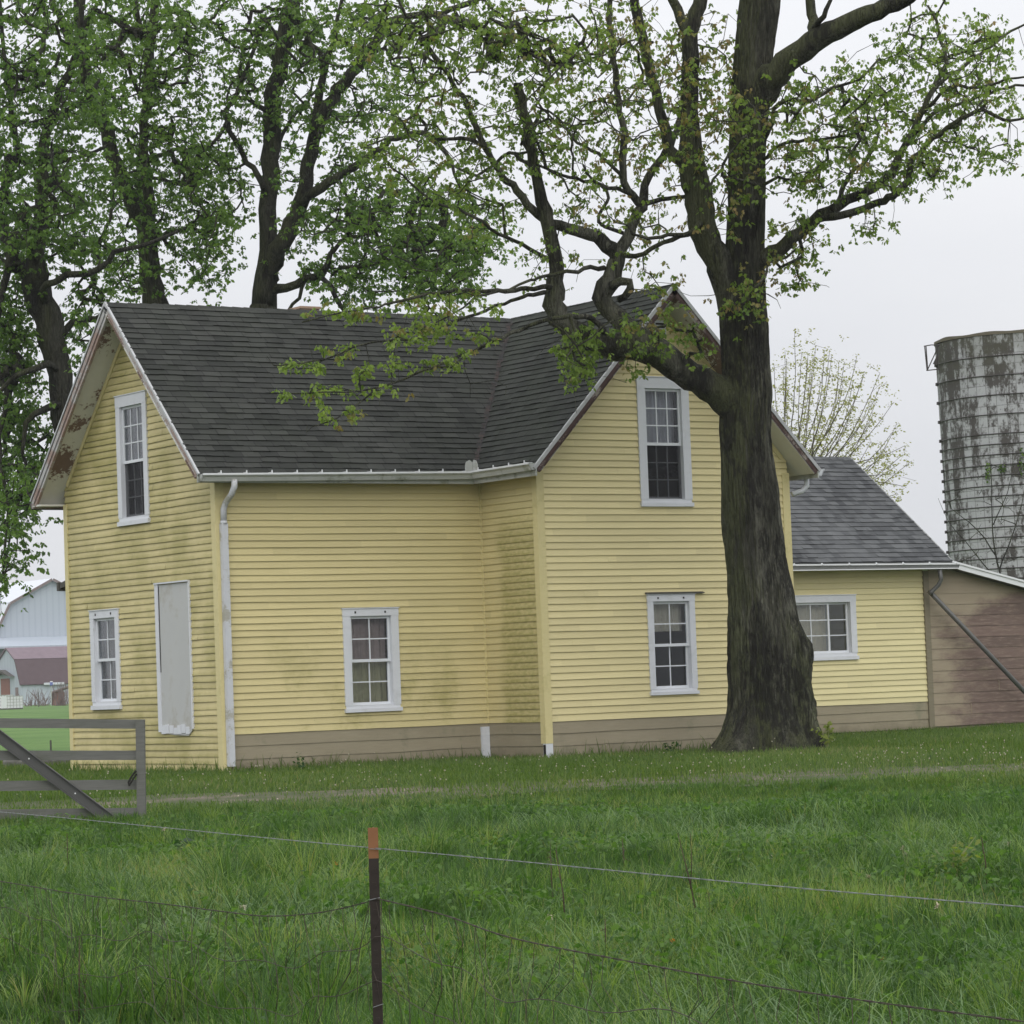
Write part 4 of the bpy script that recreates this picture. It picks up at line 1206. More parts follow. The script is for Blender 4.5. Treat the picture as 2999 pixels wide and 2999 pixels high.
def smooth_path(pts, rad, step=0.35):
    pts = np.array(pts, float); rad = np.array(rad, float)
    n = len(pts); out = []; ro = []
    for i in range(n - 1):
        p0 = pts[max(i - 1, 0)]; p1 = pts[i]; p2 = pts[i + 1]; p3 = pts[min(i + 2, n - 1)]
        L = np.linalg.norm(p2 - p1); kk = max(1, int(math.ceil(L / step)))
        for j in range(kk):
            t = j / kk
            q_ = 0.5 * ((2 * p1) + (-p0 + p2) * t + (2 * p0 - 5 * p1 + 4 * p2 - p3) * t * t + (-p0 + 3 * p1 - 3 * p2 + p3) * t ** 3)
            out.append(q_); ro.append(rad[i] + (rad[i + 1] - rad[i]) * t)
    out.append(pts[-1]); ro.append(rad[-1])
    return np.array(out), np.array(ro)

class Tree:
    def __init__(s, depth, seed):
        s.d = depth; s.mb = MB(); s.rng = np.random.default_rng(seed); s.nodes = []; s.parent = []; s.rad = []; s.tw = []
    def limb(s, pts, sides=10, attach=True, wob=0.03, rfun=None, step=0.35, zmin=0.0):
        """pts: (x,y,r[,depth offset]) in 1932-px photo units"""
        P = []; Rr = []
        off = 0.0
        for p in pts:
            off = p[3] if len(p) > 3 else off
            P.append(atd(p[0], p[1], s.d + off)); Rr.append(p[2] * K * (s.d + off) / FPX)
        P, Rr = smooth_path(P, Rr, step)
        for i in range(1, len(P) - 1):
            w = min(wob, Rr[i] * 0.5)
            P[i] += s.rng.normal(0, w, 3)
        s.mb.tube(list(P), list(Rr), sides, True, rfun)
        if attach:
            for p, r in zip(P, Rr):
                if p[2] > zmin and r < 0.34: s.nodes.append(p); s.parent.append(-1); s.rad.append(r)
        return P
    def grow(s, A, rmin=0.0045, sag=0.0):
        """connect every attractor to the nearest existing wood, nearest first"""
        A = np.array(A)
        nodes = np.array(s.nodes); nbase = len(nodes)
        cap = nbase + 4 * len(A) + 10
        buf = np.zeros((cap, 3)); buf[:nbase] = nodes; cnt = nbase
        par = -np.ones(cap, int)
        dmin = np.full(len(A), 1e9); amin = np.zeros(len(A), int)
        for i in range(0, nbase, 400):
            D = np.linalg.norm(A[:, None] - buf[None, i:min(i + 400, nbase)], axis=2)
            j = D.argmin(1); dv = D[np.arange(len(A)), j]
            up = dv < dmin; dmin[up] = dv[up]; amin[up] = j[up] + i
        done = np.zeros(len(A), bool); ends = []
        paths = []
        for _ in range(len(A)):
            k = int(np.where(done, 1e9, dmin).argmin()); done[k] = True
            b = buf[amin[k]]; e = A[k]; L = np.linalg.norm(e - b)
            m_ = int(np.clip(math.ceil(L / 0.28), 1, 4))
            ids = [amin[k]]
            bend = s.rng.normal(0, 0.10 * L, 3)
            for q_ in range(1, m_ + 1):
                t = q_ / m_
                p = b + (e - b) * t + bend * math.sin(math.pi * t) + s.rng.normal(0, 0.02, 3) * (t < 1)
                p[2] -= sag * L * math.sin(math.pi * t * 0.9)
                if cnt >= cap: break
                buf[cnt] = p; par[cnt] = ids[-1]; ids.append(cnt); cnt += 1
            new = buf[ids[1]:cnt]
            D = np.linalg.norm(A[:, None] - new[None], axis=2); j = D.argmin(1); dv = D[np.arange(len(A)), j]
            up = (dv < dmin) & ~done; dmin[up] = dv[up]; amin[up] = j[up] + ids[1]
            paths.append(ids); ends.append(ids[-1])
        load = np.zeros(cnt); 
        for e in ends: load[e] += 1
        for i in range(cnt - 1, nbase - 1, -1):
            if par[i] >= 0: load[par[i]] += load[i]
        for ids in paths:
            pts = [buf[i] for i in ids]
            rr_ = [rmin * max(1, load[i]) ** 0.5 if i >= nbase else None for i in ids]
            if rr_[0] is None: rr_[0] = rr_[1] * 1.25
            s.mb.tube(pts, rr_, 5 if max(rr_) > 0.015 else 4, False)
        s.twigpts = buf[nbase:cnt]
        return s.twigpts

def bark_mat(name, dark, mid, mossamt=0.6, grey=0.6, burl=False):
    t = NT(name, 0.85, 0.2)
    co = t.co()
    rid = t.noise(9, 6, t.mapping(co, (1.6, 1.6, 0.22)), 0.65, 0.6)
    fis = t.voro(16, t.mapping(co, (1.5, 1.5, 0.07)), 'DISTANCE_TO_EDGE')
    n2 = t.noise(1.0, 6, t.mapping(co, (1, 1, 0.4)))
    c = t.mix(t.ramp(rid, 0.35, 0.68), dark, mid)
    patch = t.ramp(t.noise(1.5, 6, t.mapping(co, (1.3, 1.3, 0.3), (2.2, 0.7, 1.0)), 0.65), 0.49, 0.55)
    c = t.mix(t.math('MULTIPLY', patch, grey), c, t.mix(rid, tuple(x * 1.0 for x in mid[:3]) + (1,), tuple(x * 1.9 for x in (mid[0], mid[1], mid[2] * 1.12)) + (1,)))
    wet = t.ramp(t.noise(1.1, 6, t.mapping(co, (1.4, 1.4, 0.25), (7.2, 3.7, 5.0)), 0.7), 0.52, 0.62)
    c = t.mix(t.math('MULTIPLY', wet, 0.75), c, tuple(x * 0.55 for x in dark[:3]) + (1,))
    gn = t.n('ShaderNodeNewGeometry'); dt = t.n('ShaderNodeVectorMath'); dt.operation = 'DOT_PRODUCT'
    t.t.links.new(gn.outputs['Normal'], dt.inputs[0]); dt.inputs[1].default_value = (-0.80, 0.45, 0.35)   # moss keeps to the damp side
    mo = t.math('MULTIPLY', t.ramp(t.math('ADD', n2, t.math('MULTIPLY', dt.outputs['Value'], 0.16)), 0.42, 0.62), mossamt)
    c = t.mix(mo, c, t.mix(t.noise(30, 4), (0.034, 0.042, 0.012, 1), (0.096, 0.108, 0.034, 1)))
    if burl:
        d2 = t.n('ShaderNodeVectorMath'); d2.operation = 'DOT_PRODUCT'; t.t.links.new(gn.outputs['Normal'], d2.inputs[0]); d2.inputs[1].default_value = tuple(RH)
        bm_ = t.math('MULTIPLY', t.ramp(d2.outputs['Value'], 0.25, 0.8), t.ramp(t.sep(co)[2], 2.3, 1.5))
        bm_ = t.math('MULTIPLY', bm_, t.ramp(t.noise(5, 6, rough=0.7), 0.36, 0.56))
        c = t.mix(t.math('MULTIPLY', bm_, 0.85), c, t.mix(t.noise(26, 4), (0.040, 0.048, 0.016, 1), (0.120, 0.135, 0.055, 1)))
    grain = t.noise(30, 6, t.mapping(co, (1.7, 1.7, 0.20)), 0.72)
    c = t.mix(t.ramp(grain, 0.38, 0.62), t.mix(0.48, c, (0.014, 0.013, 0.010, 1)), t.mix(0.08, c, (0.30, 0.29, 0.25, 1)))
    dk = t.math('MULTIPLY', t.ramp(t.noise(0.95, 7, t.mapping(co, (1.5, 1.5, 0.45), (9.1, 2.3, 4.4)), 0.72), 0.50, 0.55), t.ramp(t.noise(11, 5, t.mapping(co, (1.2, 1.2, 0.5)), 0.7), 0.34, 0.54))
    c = t.mix(t.math('MULTIPLY', dk, 0.85), c, (0.016, 0.015, 0.012, 1))
    t.color(c)
    h = t.math('ADD', t.math('ADD', rid, t.math('MULTIPLY', grain, 0.6)), t.math('MULTIPLY', t.ramp(fis, 0.0, 0.12), 0.35))
    t.bump(h, 1.0, 0.05)
    return t.m
M['bark'] = bark_mat('grey_maple_bark', (0.030, 0.030, 0.019, 1), (0.112, 0.111, 0.080, 1), 0.85, 0.8, True)
M['barkB'] = bark_mat('dark_wet_bark', (0.020, 0.020, 0.014, 1), (0.058, 0.058, 0.040, 1), 0.65, 0.25)

def scatter(T, ellipses, dspread, dbias=0.0):
    A = []
    for e in ellipses:
        cx_, cy_, rx, ry, n = e[:5]
        ds_ = e[5] if len(e) > 5 else dspread; db = e[6] if len(e) > 6 else dbias
        for _ in range(n):
            a = T.rng.uniform(0, 2 * np.pi); r = math.sqrt(T.rng.uniform())
            dep = T.d + db + np.clip(T.rng.normal(0, ds_), -2.2 * ds_, 2.2 * ds_)
            A.append(atd(cx_ + rx * r * math.cos(a), cy_ + ry * r * math.sin(a), dep))
    return A
def foliage(T, ends, per, spread, size, droop, mat, parent, alt_fn=None, name='crown', alongtw=0.0, young=None, tight=None):
    """leaves hang in small whorls around twig ends; each whorl has its own tint"""
    E_ = np.array(ends)
    nt_ = 4
    tips = np.repeat(E_, nt_, 0) + T.rng.normal(0, spread, (len(E_) * nt_, 3)) * [1, 1, 0.75] * (np.repeat(tight(E_), nt_)[:, None] if tight is not None else 1.0)
    tips[::nt_] = E_
    if alongtw and len(T.twigpts):
        tp = T.twigpts[T.rng.uniform(size=len(T.twigpts)) < alongtw]
        tips = np.concatenate([tips, tp])
    k = max(2, per // nt_)
    n = len(tips); cid = np.repeat(np.arange(n), k)
    az = T.rng.uniform(0, 2 * np.pi, n)[cid] + np.tile(np.arange(k) * 2 * np.pi / k, n) + T.rng.normal(0, 0.35, n * k)
    rr = size * T.rng.uniform(0.15, 0.75, n * k)
    P = tips[cid] + np.stack([np.cos(az) * rr, np.sin(az) * rr, -0.4 * rr + T.rng.normal(0, 0.02, n * k)], -1)
    V, F, rnd = leaves(P, size, droop, T.rng, az=az)
    ct = T.rng.uniform(0, 1, n)
    if young is not None: ct = np.clip(ct + young(tips), 0, 1.25)
    rnd = np.clip(0.62 * np.repeat(ct[cid], len(LEAF) + 1) + 0.38 * rnd, 0, 1)
    att = {'rnd': rnd}
    if alt_fn is not None:
        a = alt_fn(tips)
        att['alt'] = np.repeat((a[cid] * T.rng.uniform(0.5, 1, n * k)), len(LEAF) + 1)
    return np_mesh(name, V, F, mat, parent, None, att)

# ---- front maple
FT = Tree(45.3, 5)
tree = thing('maple_tree', tuple(atd(1440, 1405, 45.3)[:2]) + (0.0,), 'massive old maple with mossy trunk standing before the front gable', 'tree')
def trunk_r(r, dv, p, L):
    a = math.atan2(dv[1], dv[0]); z = p[2]
    f = 1.0
    # ridged bark and lumpy flutes
    f += 0.045 * noise.noise((dv[0] * 2.2, dv[1] * 2.2, z * 0.45))
    f += 0.035 * noise.noise((dv[0] * 7, dv[1] * 7, z * 0.7 + 4))
    f += 0.034 * noise.noise((dv[0] * 18, dv[1] * 18, z * 1.1 + 9)) + 0.022 * noise.noise((dv[0] * 38, dv[1] * 38, z * 3.0 + 2)) + 0.03 * noise.noise((dv[0] * 4.5, dv[1] * 4.5, z * 2.4 + 6))
    fw_ = noise.noise((dv[0] * 15 + 0.6 * noise.noise((z * 1.5, dv[0] * 3, 1)), dv[1] * 15, z * 0.9 + 3))
    f -= 0.055 * max(0.0, 1.0 - abs(fw_) * 4.5)
    fw_ = noise.noise((dv[0] * 29, dv[1] * 29, z * 2.2 + 13))
    f -= 0.028 * max(0.0, 1.0 - abs(fw_) * 4.0)
    # root flare buttresses
    if z < 1.0:
        k = (max(0.0, (1.0 - z) / 1.0)) ** 2.4
        f += k * (0.50 - 0.30 * max(0.0, float(dv @ RH)) + 0.20 * math.sin(a * 4 + 0.9) + 0.14 * math.sin(a * 7 + 2.0) + 0.10 * float(-(dv @ RH)))
    # burl on the right flank
    side = float(dv @ RH)
    if side > 0:
        q_ = min(1.0, max(0.0, (2.0 - z) / 0.55)); q_ = q_ * q_ * (3 - 2 * q_)
        b = q_ * side ** 1.6
        f += b * (0.27 + 0.15 * noise.noise((dv[0] * 4, dv[1] * 4, z * 2.6)) + 0.05 * noise.noise((dv[0] * 13, dv[1] * 13, z * 7)))
    return r * f
tk = [(1452, 1428, 84), (1450, 1400, 80), (1448, 1370, 74), (1446, 1330, 71), (1444, 1280, 70), (1441, 1220, 69), (1437, 1150, 65), (1429, 1080, 57), (1421, 1000, 56), (1415, 930, 54), (1409, 860, 49), (1406, 800, 49), (1409, 740, 48), (1407, 680, 45), (1405, 620, 46), (1402, 570, 45), (1403, 520, 41), (1406, 460, 37), (1408, 400, 36), (1409, 330, 36), (1412, 250, 35), (1418, 160, 38), (1424, 90, 37), (1432, 20, 39), (1440, -60, 36), (1446, -160, 30), (1450, -300, 22), (1448, -420, 10)]
FT.limb([(x, y + (6 if y > 1390 else 0), r, 0) for x, y, r in tk], 190, False, 0.0, trunk_r, 0.034)
lr = lambda r, dv, p, L: r * (1 + 0.10 * noise.noise((p[0] * 1.7 + dv[0] * 1.5, p[1] * 1.7 + dv[1] * 1.5, p[2] * 1.7 + dv[2] * 1.5)) + 0.06 * noise.noise((p[0] * 6 + dv[0] * 4, p[1] * 6, p[2] * 6 + dv[2] * 4)))
L_ = lambda pts, sides=12: FT.limb(pts, sides, True, 0.012, lr, 0.17)
# second stem
L_([(1398, 590, 40, -0.05), (1376, 530, 32, -0.05), (1354, 490, 27, -0.1), (1334, 450, 26), (1322, 400, 27), (1312, 345, 28), (1306, 300, 24, -0.1), (1302, 225, 17), (1301, 160, 16), (1301, 100, 16), (1305, 45, 15), (1318, 10, 14), (1335, -60, 11), (1350, -180, 6)], 20)
L_([(1303, 80, 12), (1285, 35, 10, 0.1), (1270, 0, 9), (1255, -80, 6)])
L_([(1308, 310, 17, -0.1), (1285, 300, 13, 0.1), (1262, 283, 11, 0.3), (1246, 210, 10), (1231, 150, 10), (1218, 110, 10), (1203, 25, 10), (1194, -40, 8), (1180, -160, 4)])
# big left limb
L_([(1408, 778, 44, 0), (1382, 758, 38, -0.05), (1353, 738, 31, -0.15), (1320, 718, 27, -0.25), (1286, 697, 27, -0.35), (1255, 676, 28, -0.45), (1233, 662, 29, -0.5), (1205, 650, 33, -0.55), (1180, 651, 30, -0.6), (1150, 650, 26, -0.65), (1110, 638, 23, -0.7), (1078, 621, 22, -0.75), (1056, 600, 21, -0.8), (1045, 574, 21, -0.85), (1048, 545, 19), (1050, 515, 15), (1047, 485, 14), (1040, 450, 14), (1035, 425, 13), (1029, 400, 13), (1019, 360, 11), (1010, 320, 10), (1003, 285, 10), (995, 250, 10), (986, 205, 10), (978, 158, 9)], 18)
L_([(1210, 655, 24, -0.55), (1190, 630, 22, -0.4), (1168, 603, 19, -0.35), (1146, 582, 18, -0.3), (1136, 562, 19), (1140, 543, 20), (1153, 527, 19), (1158, 510, 16), (1164, 480, 16), (1145, 464, 14, -0.4), (1126, 450, 12), (1085, 434, 11, -0.6), (1041, 420, 10), (996, 385, 8, -0.9), (966, 350, 7), (950, 335, 6.5, -1.1), (930, 305, 6), (913, 275, 6, -1.3), (893, 225, 5.5), (870, 180, 5), (845, 143, 4.5, -1.5), (820, 110, 4), (800, 76, 3.6), (780, 45, 3.2), (755, 10, 2.6), (730, -50, 2)], 14)
L_([(1153, 540, 9, -0.5), (1172, 528, 8.5, -0.6), (1187, 534, 8.5, -0.65), (1189, 548, 8, -0.6), (1180, 560, 7, -0.5), (1168, 566, 6, -0.4)], 10)
L_([(1162, 490, 13, -0.3), (1178, 455, 12, -0.2), (1196, 415, 10.5, -0.1), (1211, 388, 10, 0), (1216, 350, 8, 0.2), (1232, 322, 7.5), (1251, 296, 7, 0.4), (1266, 270, 6.5), (1277, 245, 6, 0.6), (1286, 200, 4, 0.8), (1292, 160, 2.5)])
L_([(1211, 388, 8, 0), (1192, 368, 7.5, -0.1), (1179, 340, 7, -0.2), (1173, 305, 7, -0.2), (1176, 250, 6.5, -0.1), (1170, 210, 6), (1166, 175, 6), (1160, 135, 6), (1156, 100, 6), (1151, 50, 5.5), (1151, 0, 5), (1145, -80, 3)])
L_([(1211, 386, 5, 0), (1246, 375, 4.5, 0.2), (1270, 374, 4, 0.3), (1291, 372, 4, 0.3), (1325, 366, 3, 0.6), (1345, 340, 2.5, 0.8), (1358, 325, 2)], 8)
L_([(1322, 420, 6, -0.3), (1297, 440, 5, -0.5), (1250, 458, 4.5, -0.7), (1214, 478, 4.5, -0.7), (1186, 484, 5, -0.5), (1165, 478, 6, -0.3)], 8)
L_([(1300, 440, 4, -0.5), (1262, 445, 3.6, -0.8), (1225, 447, 3.2, -1), (1195, 442, 2.6, -1.2), (1185, 425, 2)], 8)
L_([(1176, 440, 4, -0.3), (1130, 418, 3.4, -0.2), (1150, 370, 3, 0.1), (1120, 340, 2.6, 0.3), (1100, 310, 2)], 8)
# right lower limb
L_([(1408, 510, 22, 0), (1432, 492, 16, -0.1), (1458, 476, 14, -0.2), (1496, 450, 12.5, -0.3), (1530, 420, 11.5, -0.4), (1566, 395, 11, -0.5), (1600, 379, 10), (1631, 363, 9, -0.6), (1660, 346, 8.5), (1683, 328, 8, -0.7), (1698, 295, 7), (1716, 260, 6.5, -0.6), (1736, 215, 6), (1752, 188, 5.5), (1768, 158, 5, -0.4), (1786, 120, 4.5), (1783, 95, 4), (1776, 75, 3.5, -0.2), (1765, 40, 3), (1750, 10, 2)], 12)
L_([(1546, 412, 8, -0.4), (1590, 404, 7.5, -0.8), (1631, 392, 7), (1660, 380, 7), (1686, 368, 7, -1.2), (1706, 350, 7), (1718, 330, 6.5), (1718, 308, 6, -1.3), (1738, 285, 5.5), (1760, 262, 5), (1800, 232, 4.5, -1.6), (1841, 210, 4), (1868, 212, 3.5), (1891, 228, 3, -1.8), (1925, 225, 2.5), (1960, 215, 2)])
L_([(1584, 388, 6, -0.5), (1588, 360, 5, -0.2), (1604, 330, 4.5, 0), (1634, 300, 4, 0.2), (1650, 275, 3, 0.3), (1660, 240, 2)], 8)
L_([(1700, 290, 5, -0.7), (1760, 215, 4, -0.2), (1816, 195, 3.4, 0.1), (1870, 175, 3, 0.4), (1932, 160, 2.4, 0.6), (1985, 150, 1.6)], 8)
L_([(1765, 165, 4, -0.4), (1810, 130, 3.4, 0), (1860, 95, 3, 0.3), (1905, 60, 2.4, 0.6), (1950, 40, 1.8)], 8)
L_([(1735, 220, 4, -0.6), (1790, 165, 3, -1), (1846, 165, 3, -1.3), (1900, 150, 2.4, -1.5), (1950, 143, 2)], 8)
# upper right limb
L_([(1416, 190, 38, 0), (1446, 158, 31, -0.2), (1470, 134, 26, -0.35), (1500, 108, 23, -0.5), (1546, 73, 22, -0.7), (1580, 54, 20, -0.9), (1616, 36, 18.5, -1.0), (1655, 20, 16.5, -1.2), (1690, 6, 15), (1730, -15, 13, -1.5), (1800, -70, 9), (1870, -160, 5)], 16)
L_([(1540, 74, 12, -0.7), (1534, 50, 10, -0.5), (1532, 25, 9.5, -0.4), (1529, -5, 9), (1524, -70, 6), (1510, -150, 3)])
L_([(1536, 55, 6, -0.7), (1552, 30, 5, -1.0), (1564, 8, 4), (1580, -30, 3)], 8)
L_([(1440, 262, 7, 0), (1456, 232, 5, -0.3), (1462, 205, 4.5, -0.4), (1484, 188, 4, -0.6), (1530, 190, 3.4, -0.9), (1570, 165, 3, -1.2), (1620, 150, 2.4, -1.5), (1660, 110, 2)], 8)
L_([(1440, 300, 4, -0.2), (1480, 270, 3.4, -0.6), (1540, 262, 3, -1.0), (1600, 255, 2.4, -1.3), (1640, 230, 1.8)], 8)
L_([(1438, 350, 4, -0.6), (1390, 340, 3.4, -0.9), (1362, 330, 3, -1.0), (1376, 290, 2.6, -1.0), (1410, 255, 2, -1.0)], 8)
# drooping twigs over the roof
L_([(1052, 541, 6, -0.85), (1030, 541, 5, -1.1), (983, 546, 4.6, -1.5), (940, 549, 4.2, -1.9), (895, 548, 3.6), (850, 549, 3.2, -2.5), (783, 561, 2.8, -3.0), (738, 571, 2.3), (700, 581, 2, -3.4), (633, 591, 1.6, -3.8), (570, 608, 1.2)], 8)
L_([(1040, 552, 5, -0.8), (1005, 555, 4, -1.0), (976, 564, 3.6, -1.3), (917, 584, 3, -1.7), (850, 611, 2.6, -2.1), (783, 638, 2.2, -2.5), (690, 648, 1.8, -2.9), (610, 678, 1.5, -3.2), (517, 690, 1.1, -3.5)], 8)
L_([(1150, 640, 8, -0.7), (1118, 602, 5.5, -1.0), (1075, 598, 4.6, -1.3), (1030, 604, 4, -1.6), (980, 624, 3.6), (930, 645, 3.2, -2.2), (873, 671, 2.8), (817, 694, 2.5, -2.7), (765, 715, 2.2), (716, 732, 2, -3.1), (677, 761, 1.6), (630, 791, 1.3, -3.5), (590, 805, 1)], 8)
L_([(720, 730, 1.8, -3.1), (680, 737, 1.5), (633, 740, 1.3, -3.4), (543, 742, 1)], 6)
L_([(1140, 505, 5, -0.4), (1100, 507, 4, -0.8), (1070, 514, 3.6, -1.2), (1032, 520, 3.2), (1000, 528, 2.8, -1.7), (960, 545, 2.4), (900, 560, 2, -2.2), (860, 590, 1.6), (800, 620, 1.2, -2.6)], 8)
L_([(1052, 500, 5, -0.8), (1000, 470, 4, -1.1), (940, 440, 3.4, -1.5), (880, 400, 3, -1.9), (820, 380, 2.4, -2.3), (760, 330, 1.8)], 8)
L_([(915, 278, 4.5, -1.3), (880, 260, 3.8, -1.6), (830, 262, 3.2, -2), (780, 250, 2.6, -2.4), (730, 262, 2, -2.7), (680, 280, 1.4)], 8)
L_([(1010, 320, 4, -0.8), (960, 290, 3.4, -0.3), (900, 330, 3, 0), (840, 310, 2.4, 0.3), (800, 350, 1.8)], 8)
L_([(1180, 340, 4, -0.2), (1140, 300, 3.6, 0.2), (1090, 270, 3, 0.5), (1050, 220, 2.4, 0.7), (1010, 200, 1.8)], 8)
L_([(1188, 365, 4, -0.1), (1120, 345, 3.6, -0.6), (1060, 330, 3, -1.0), (1010, 310, 2.4, -1.4)], 8)

ell = [
    # upper left spread in front of the back trees
    (860, 60, 140, 70, 70, 1.0, -1.6), (740, 60, 110, 70, 40, 0.8, -2.2), (960, 110, 110, 90, 75, 1.2, -1.0), (820, 200, 110, 70, 55, 0.9, -1.8),
    (1060, 60, 110, 70, 70, 1.2, -0.6), (1090, 180, 90, 80, 60, 1.2, -0.5), (960, 260, 90, 60, 42, 1.0, -1.0), (740, 270, 90, 40, 26, 0.7, -2.4),
    (830, 330, 100, 50, 32, 0.8, -1.6), (900, 400, 90, 50, 22, 0.8, -1.6), (1080, 300, 80, 60, 36, 1.0, -0.4),
    (1200, 60, 90, 60, 52, 1.3, 0), (1230, 180, 80, 80, 50, 1.2, 0.2), (1180, 290, 70, 50, 24, 1.0, 0), (1120, 390, 80, 50, 20, 0.8, -0.6), (1040, 490, 70, 40, 12, 0.6, -1.0),
    (1240, 420, 60, 50, 18, 0.7, -0.6), (1250, 330, 60, 50, 16, 0.8, 0.2), (1230, 520, 60, 40, 12, 0.5, -0.8),
    (1330, 100, 60, 90, 30, 1.0, 0.3), (1350, 260, 40, 80, 22, 0.9, -0.7), (1395, 235, 34, 60, 26, 0.35, -1.0), (1400, 330, 40, 60, 16, 0.4, -0.9), (1310, 200, 30, 60, 14, 0.4, -0.5),
    (1400, 560, 40, 35, 14, 0.3, -0.95), (1360, 410, 30, 40, 8, 0.4, -0.6), (1310, 150, 24, 50, 10, 0.3, -0.5),
    # right spread
    (1600, 170, 80, 50, 40, 1.0, -1.2), (1560, 260, 90, 50, 42, 1.0, -1.0), (1650, 240, 80, 70, 44, 1.0, -0.6), (1720, 160, 90, 80, 48, 1.0, -0.5), (1790, 80, 100, 70, 48, 1.2, 0),
    (1840, 210, 90, 70, 46, 1.2, -0.5), (1700, 320, 90, 40, 34, 0.9, -0.8), (1790, 290, 80, 50, 26, 0.8, -1.3), (1600, 340, 90, 40, 26, 0.8, -0.6), (1500, 330, 50, 60, 18, 0.7, -0.7), (1880, 120, 60, 80, 26, 1.0, 0.4), (1900, 300, 40, 30, 8, 0.5, -1.2),
    (1490, 510, 55, 32, 18, 0.4, -0.5), (1530, 470, 40, 25, 9, 0.4, -0.6), (1640, 425, 50, 18, 8, 0.5, -0.9), (1490, 420, 40, 40, 8, 0.5, -0.4), (1480, 240, 30, 60, 16, 0.6, -0.6), (1500, 170, 40, 30, 14, 0.6, -0.7),
    # drooping sprays over the roof
    (850, 575, 110, 30, 44, 0.35, -2.3), (800, 620, 60, 30, 30, 0.3, -2.5), (760, 640, 40, 14, 12, 0.2, -2.6), (660, 595, 90, 12, 20, 0.2, -3.5), (570, 690, 60, 9, 16, 0.15, -3.3), (640, 660, 50, 14, 12, 0.2, -3.0),
    (690, 700, 30, 12, 10, 0.2, -3.0), (560, 740, 50, 7, 12, 0.15, -3.4), (680, 735, 70, 10, 12, 0.2, -3.1), (640, 775, 50, 20, 14, 0.2, -3.4), (820, 690, 40, 12, 10, 0.2, -2.7), (905, 640, 26, 20, 12, 0.2, -2.2), (870, 670, 30, 20, 8, 0.2, -2.4), (745, 690, 30, 20, 8, 0.2, -2.8),
    # around the big limb
    (1095, 655, 45, 34, 26, 0.25, -1.2), (1080, 700, 36, 26, 18, 0.25, -1.3), (1120, 630, 40, 20, 12, 0.25, -1.2), (1240, 620, 50, 40, 20, 0.3, -1.0), (1190, 690, 30, 14, 4, 0.2, -1.0), (1300, 640, 40, 40, 10, 0.3, -0.8), (1215, 655, 40, 15, 8, 0.2, -1.1),
    # above the frame
    (900, -90, 260, 60, 60, 1.5, -1), (1300, -120, 200, 80, 60, 2, 0), (1750, -80, 160, 60, 40, 1.5, -0.5),
]
ell = [e[:4] + (max(3, int(e[4] * (0.55 if (e[1] > 560 and e[0] < 1000) else 0.85 if (e[0] > 1000 and e[0] < 1300) else 1.0))),) + e[5:] for e in ell]
A = scatter(FT, ell, 1.0)
FT.grow(A, 0.0042, 0.03)
# bare twigs and dead spurs between the leafy sprays
keep = FT.twigpts
FT.grow([a + FT.rng.normal(0, 0.24, 3) for a in A[::3]], 0.0036, 0.0)
FT.twigpts = keep
FT.mb.build('trunk', M['bark'], tree, True)
M['leafF'] = leaf_mat('fresh_maple_leaf', (0.074, 0.135, 0.022, 1), (0.245, 0.335, 0.064, 1), (0.31, 0.195, 0.085, 1))
def altF(P):
    # tan seed bunches hang thickest in the middle of the crown
    dp = (P - CAM) @ FW; px = ((P - CAM) @ RT) / dp * FPX + 1499.5; py = 1499.5 - ((P - CAM) @ UP) / dp * FPX
    w = 0.04 + 0.34 * np.exp(-(((px / K - 1310) / 210) ** 2)) * (py / K < 620) + 0.06 * (px / K < 1050) * (py / K > 540)
    cl = np.array([noise.noise((p[0] * 1.6, p[1] * 1.6, p[2] * 1.6)) for p in P])
    return np.where(FT.rng.uniform(size=len(P)) < np.clip(w + cl * 0.35, 0, 0.75), FT.rng.uniform(0.5, 1, len(P)), 0.0)
def tightF(P):
    dp = (P - CAM) @ FW; py = (1499.5 - ((P - CAM) @ UP) / dp * FPX) / K; px = (((P - CAM) @ RT) / dp * FPX + 1499.5) / K
    return np.where((py > 555) & (px < 1130), 0.42, 1.0)
def youngF(P):
    dp = (P - CAM) @ FW; py = (1499.5 - ((P - CAM) @ UP) / dp * FPX) / K; px = (((P - CAM) @ RT) / dp * FPX + 1499.5) / K
    return np.where((py > 560) & (px < 1010), 0.35, 0.0) - 0.12 * (px < 1000) * (py < 400)
foliage(FT, A, 20, 0.18, 0.060, 0.85, M['leafF'], tree, altF, alongtw=0.15, young=youngF, tight=tightF)

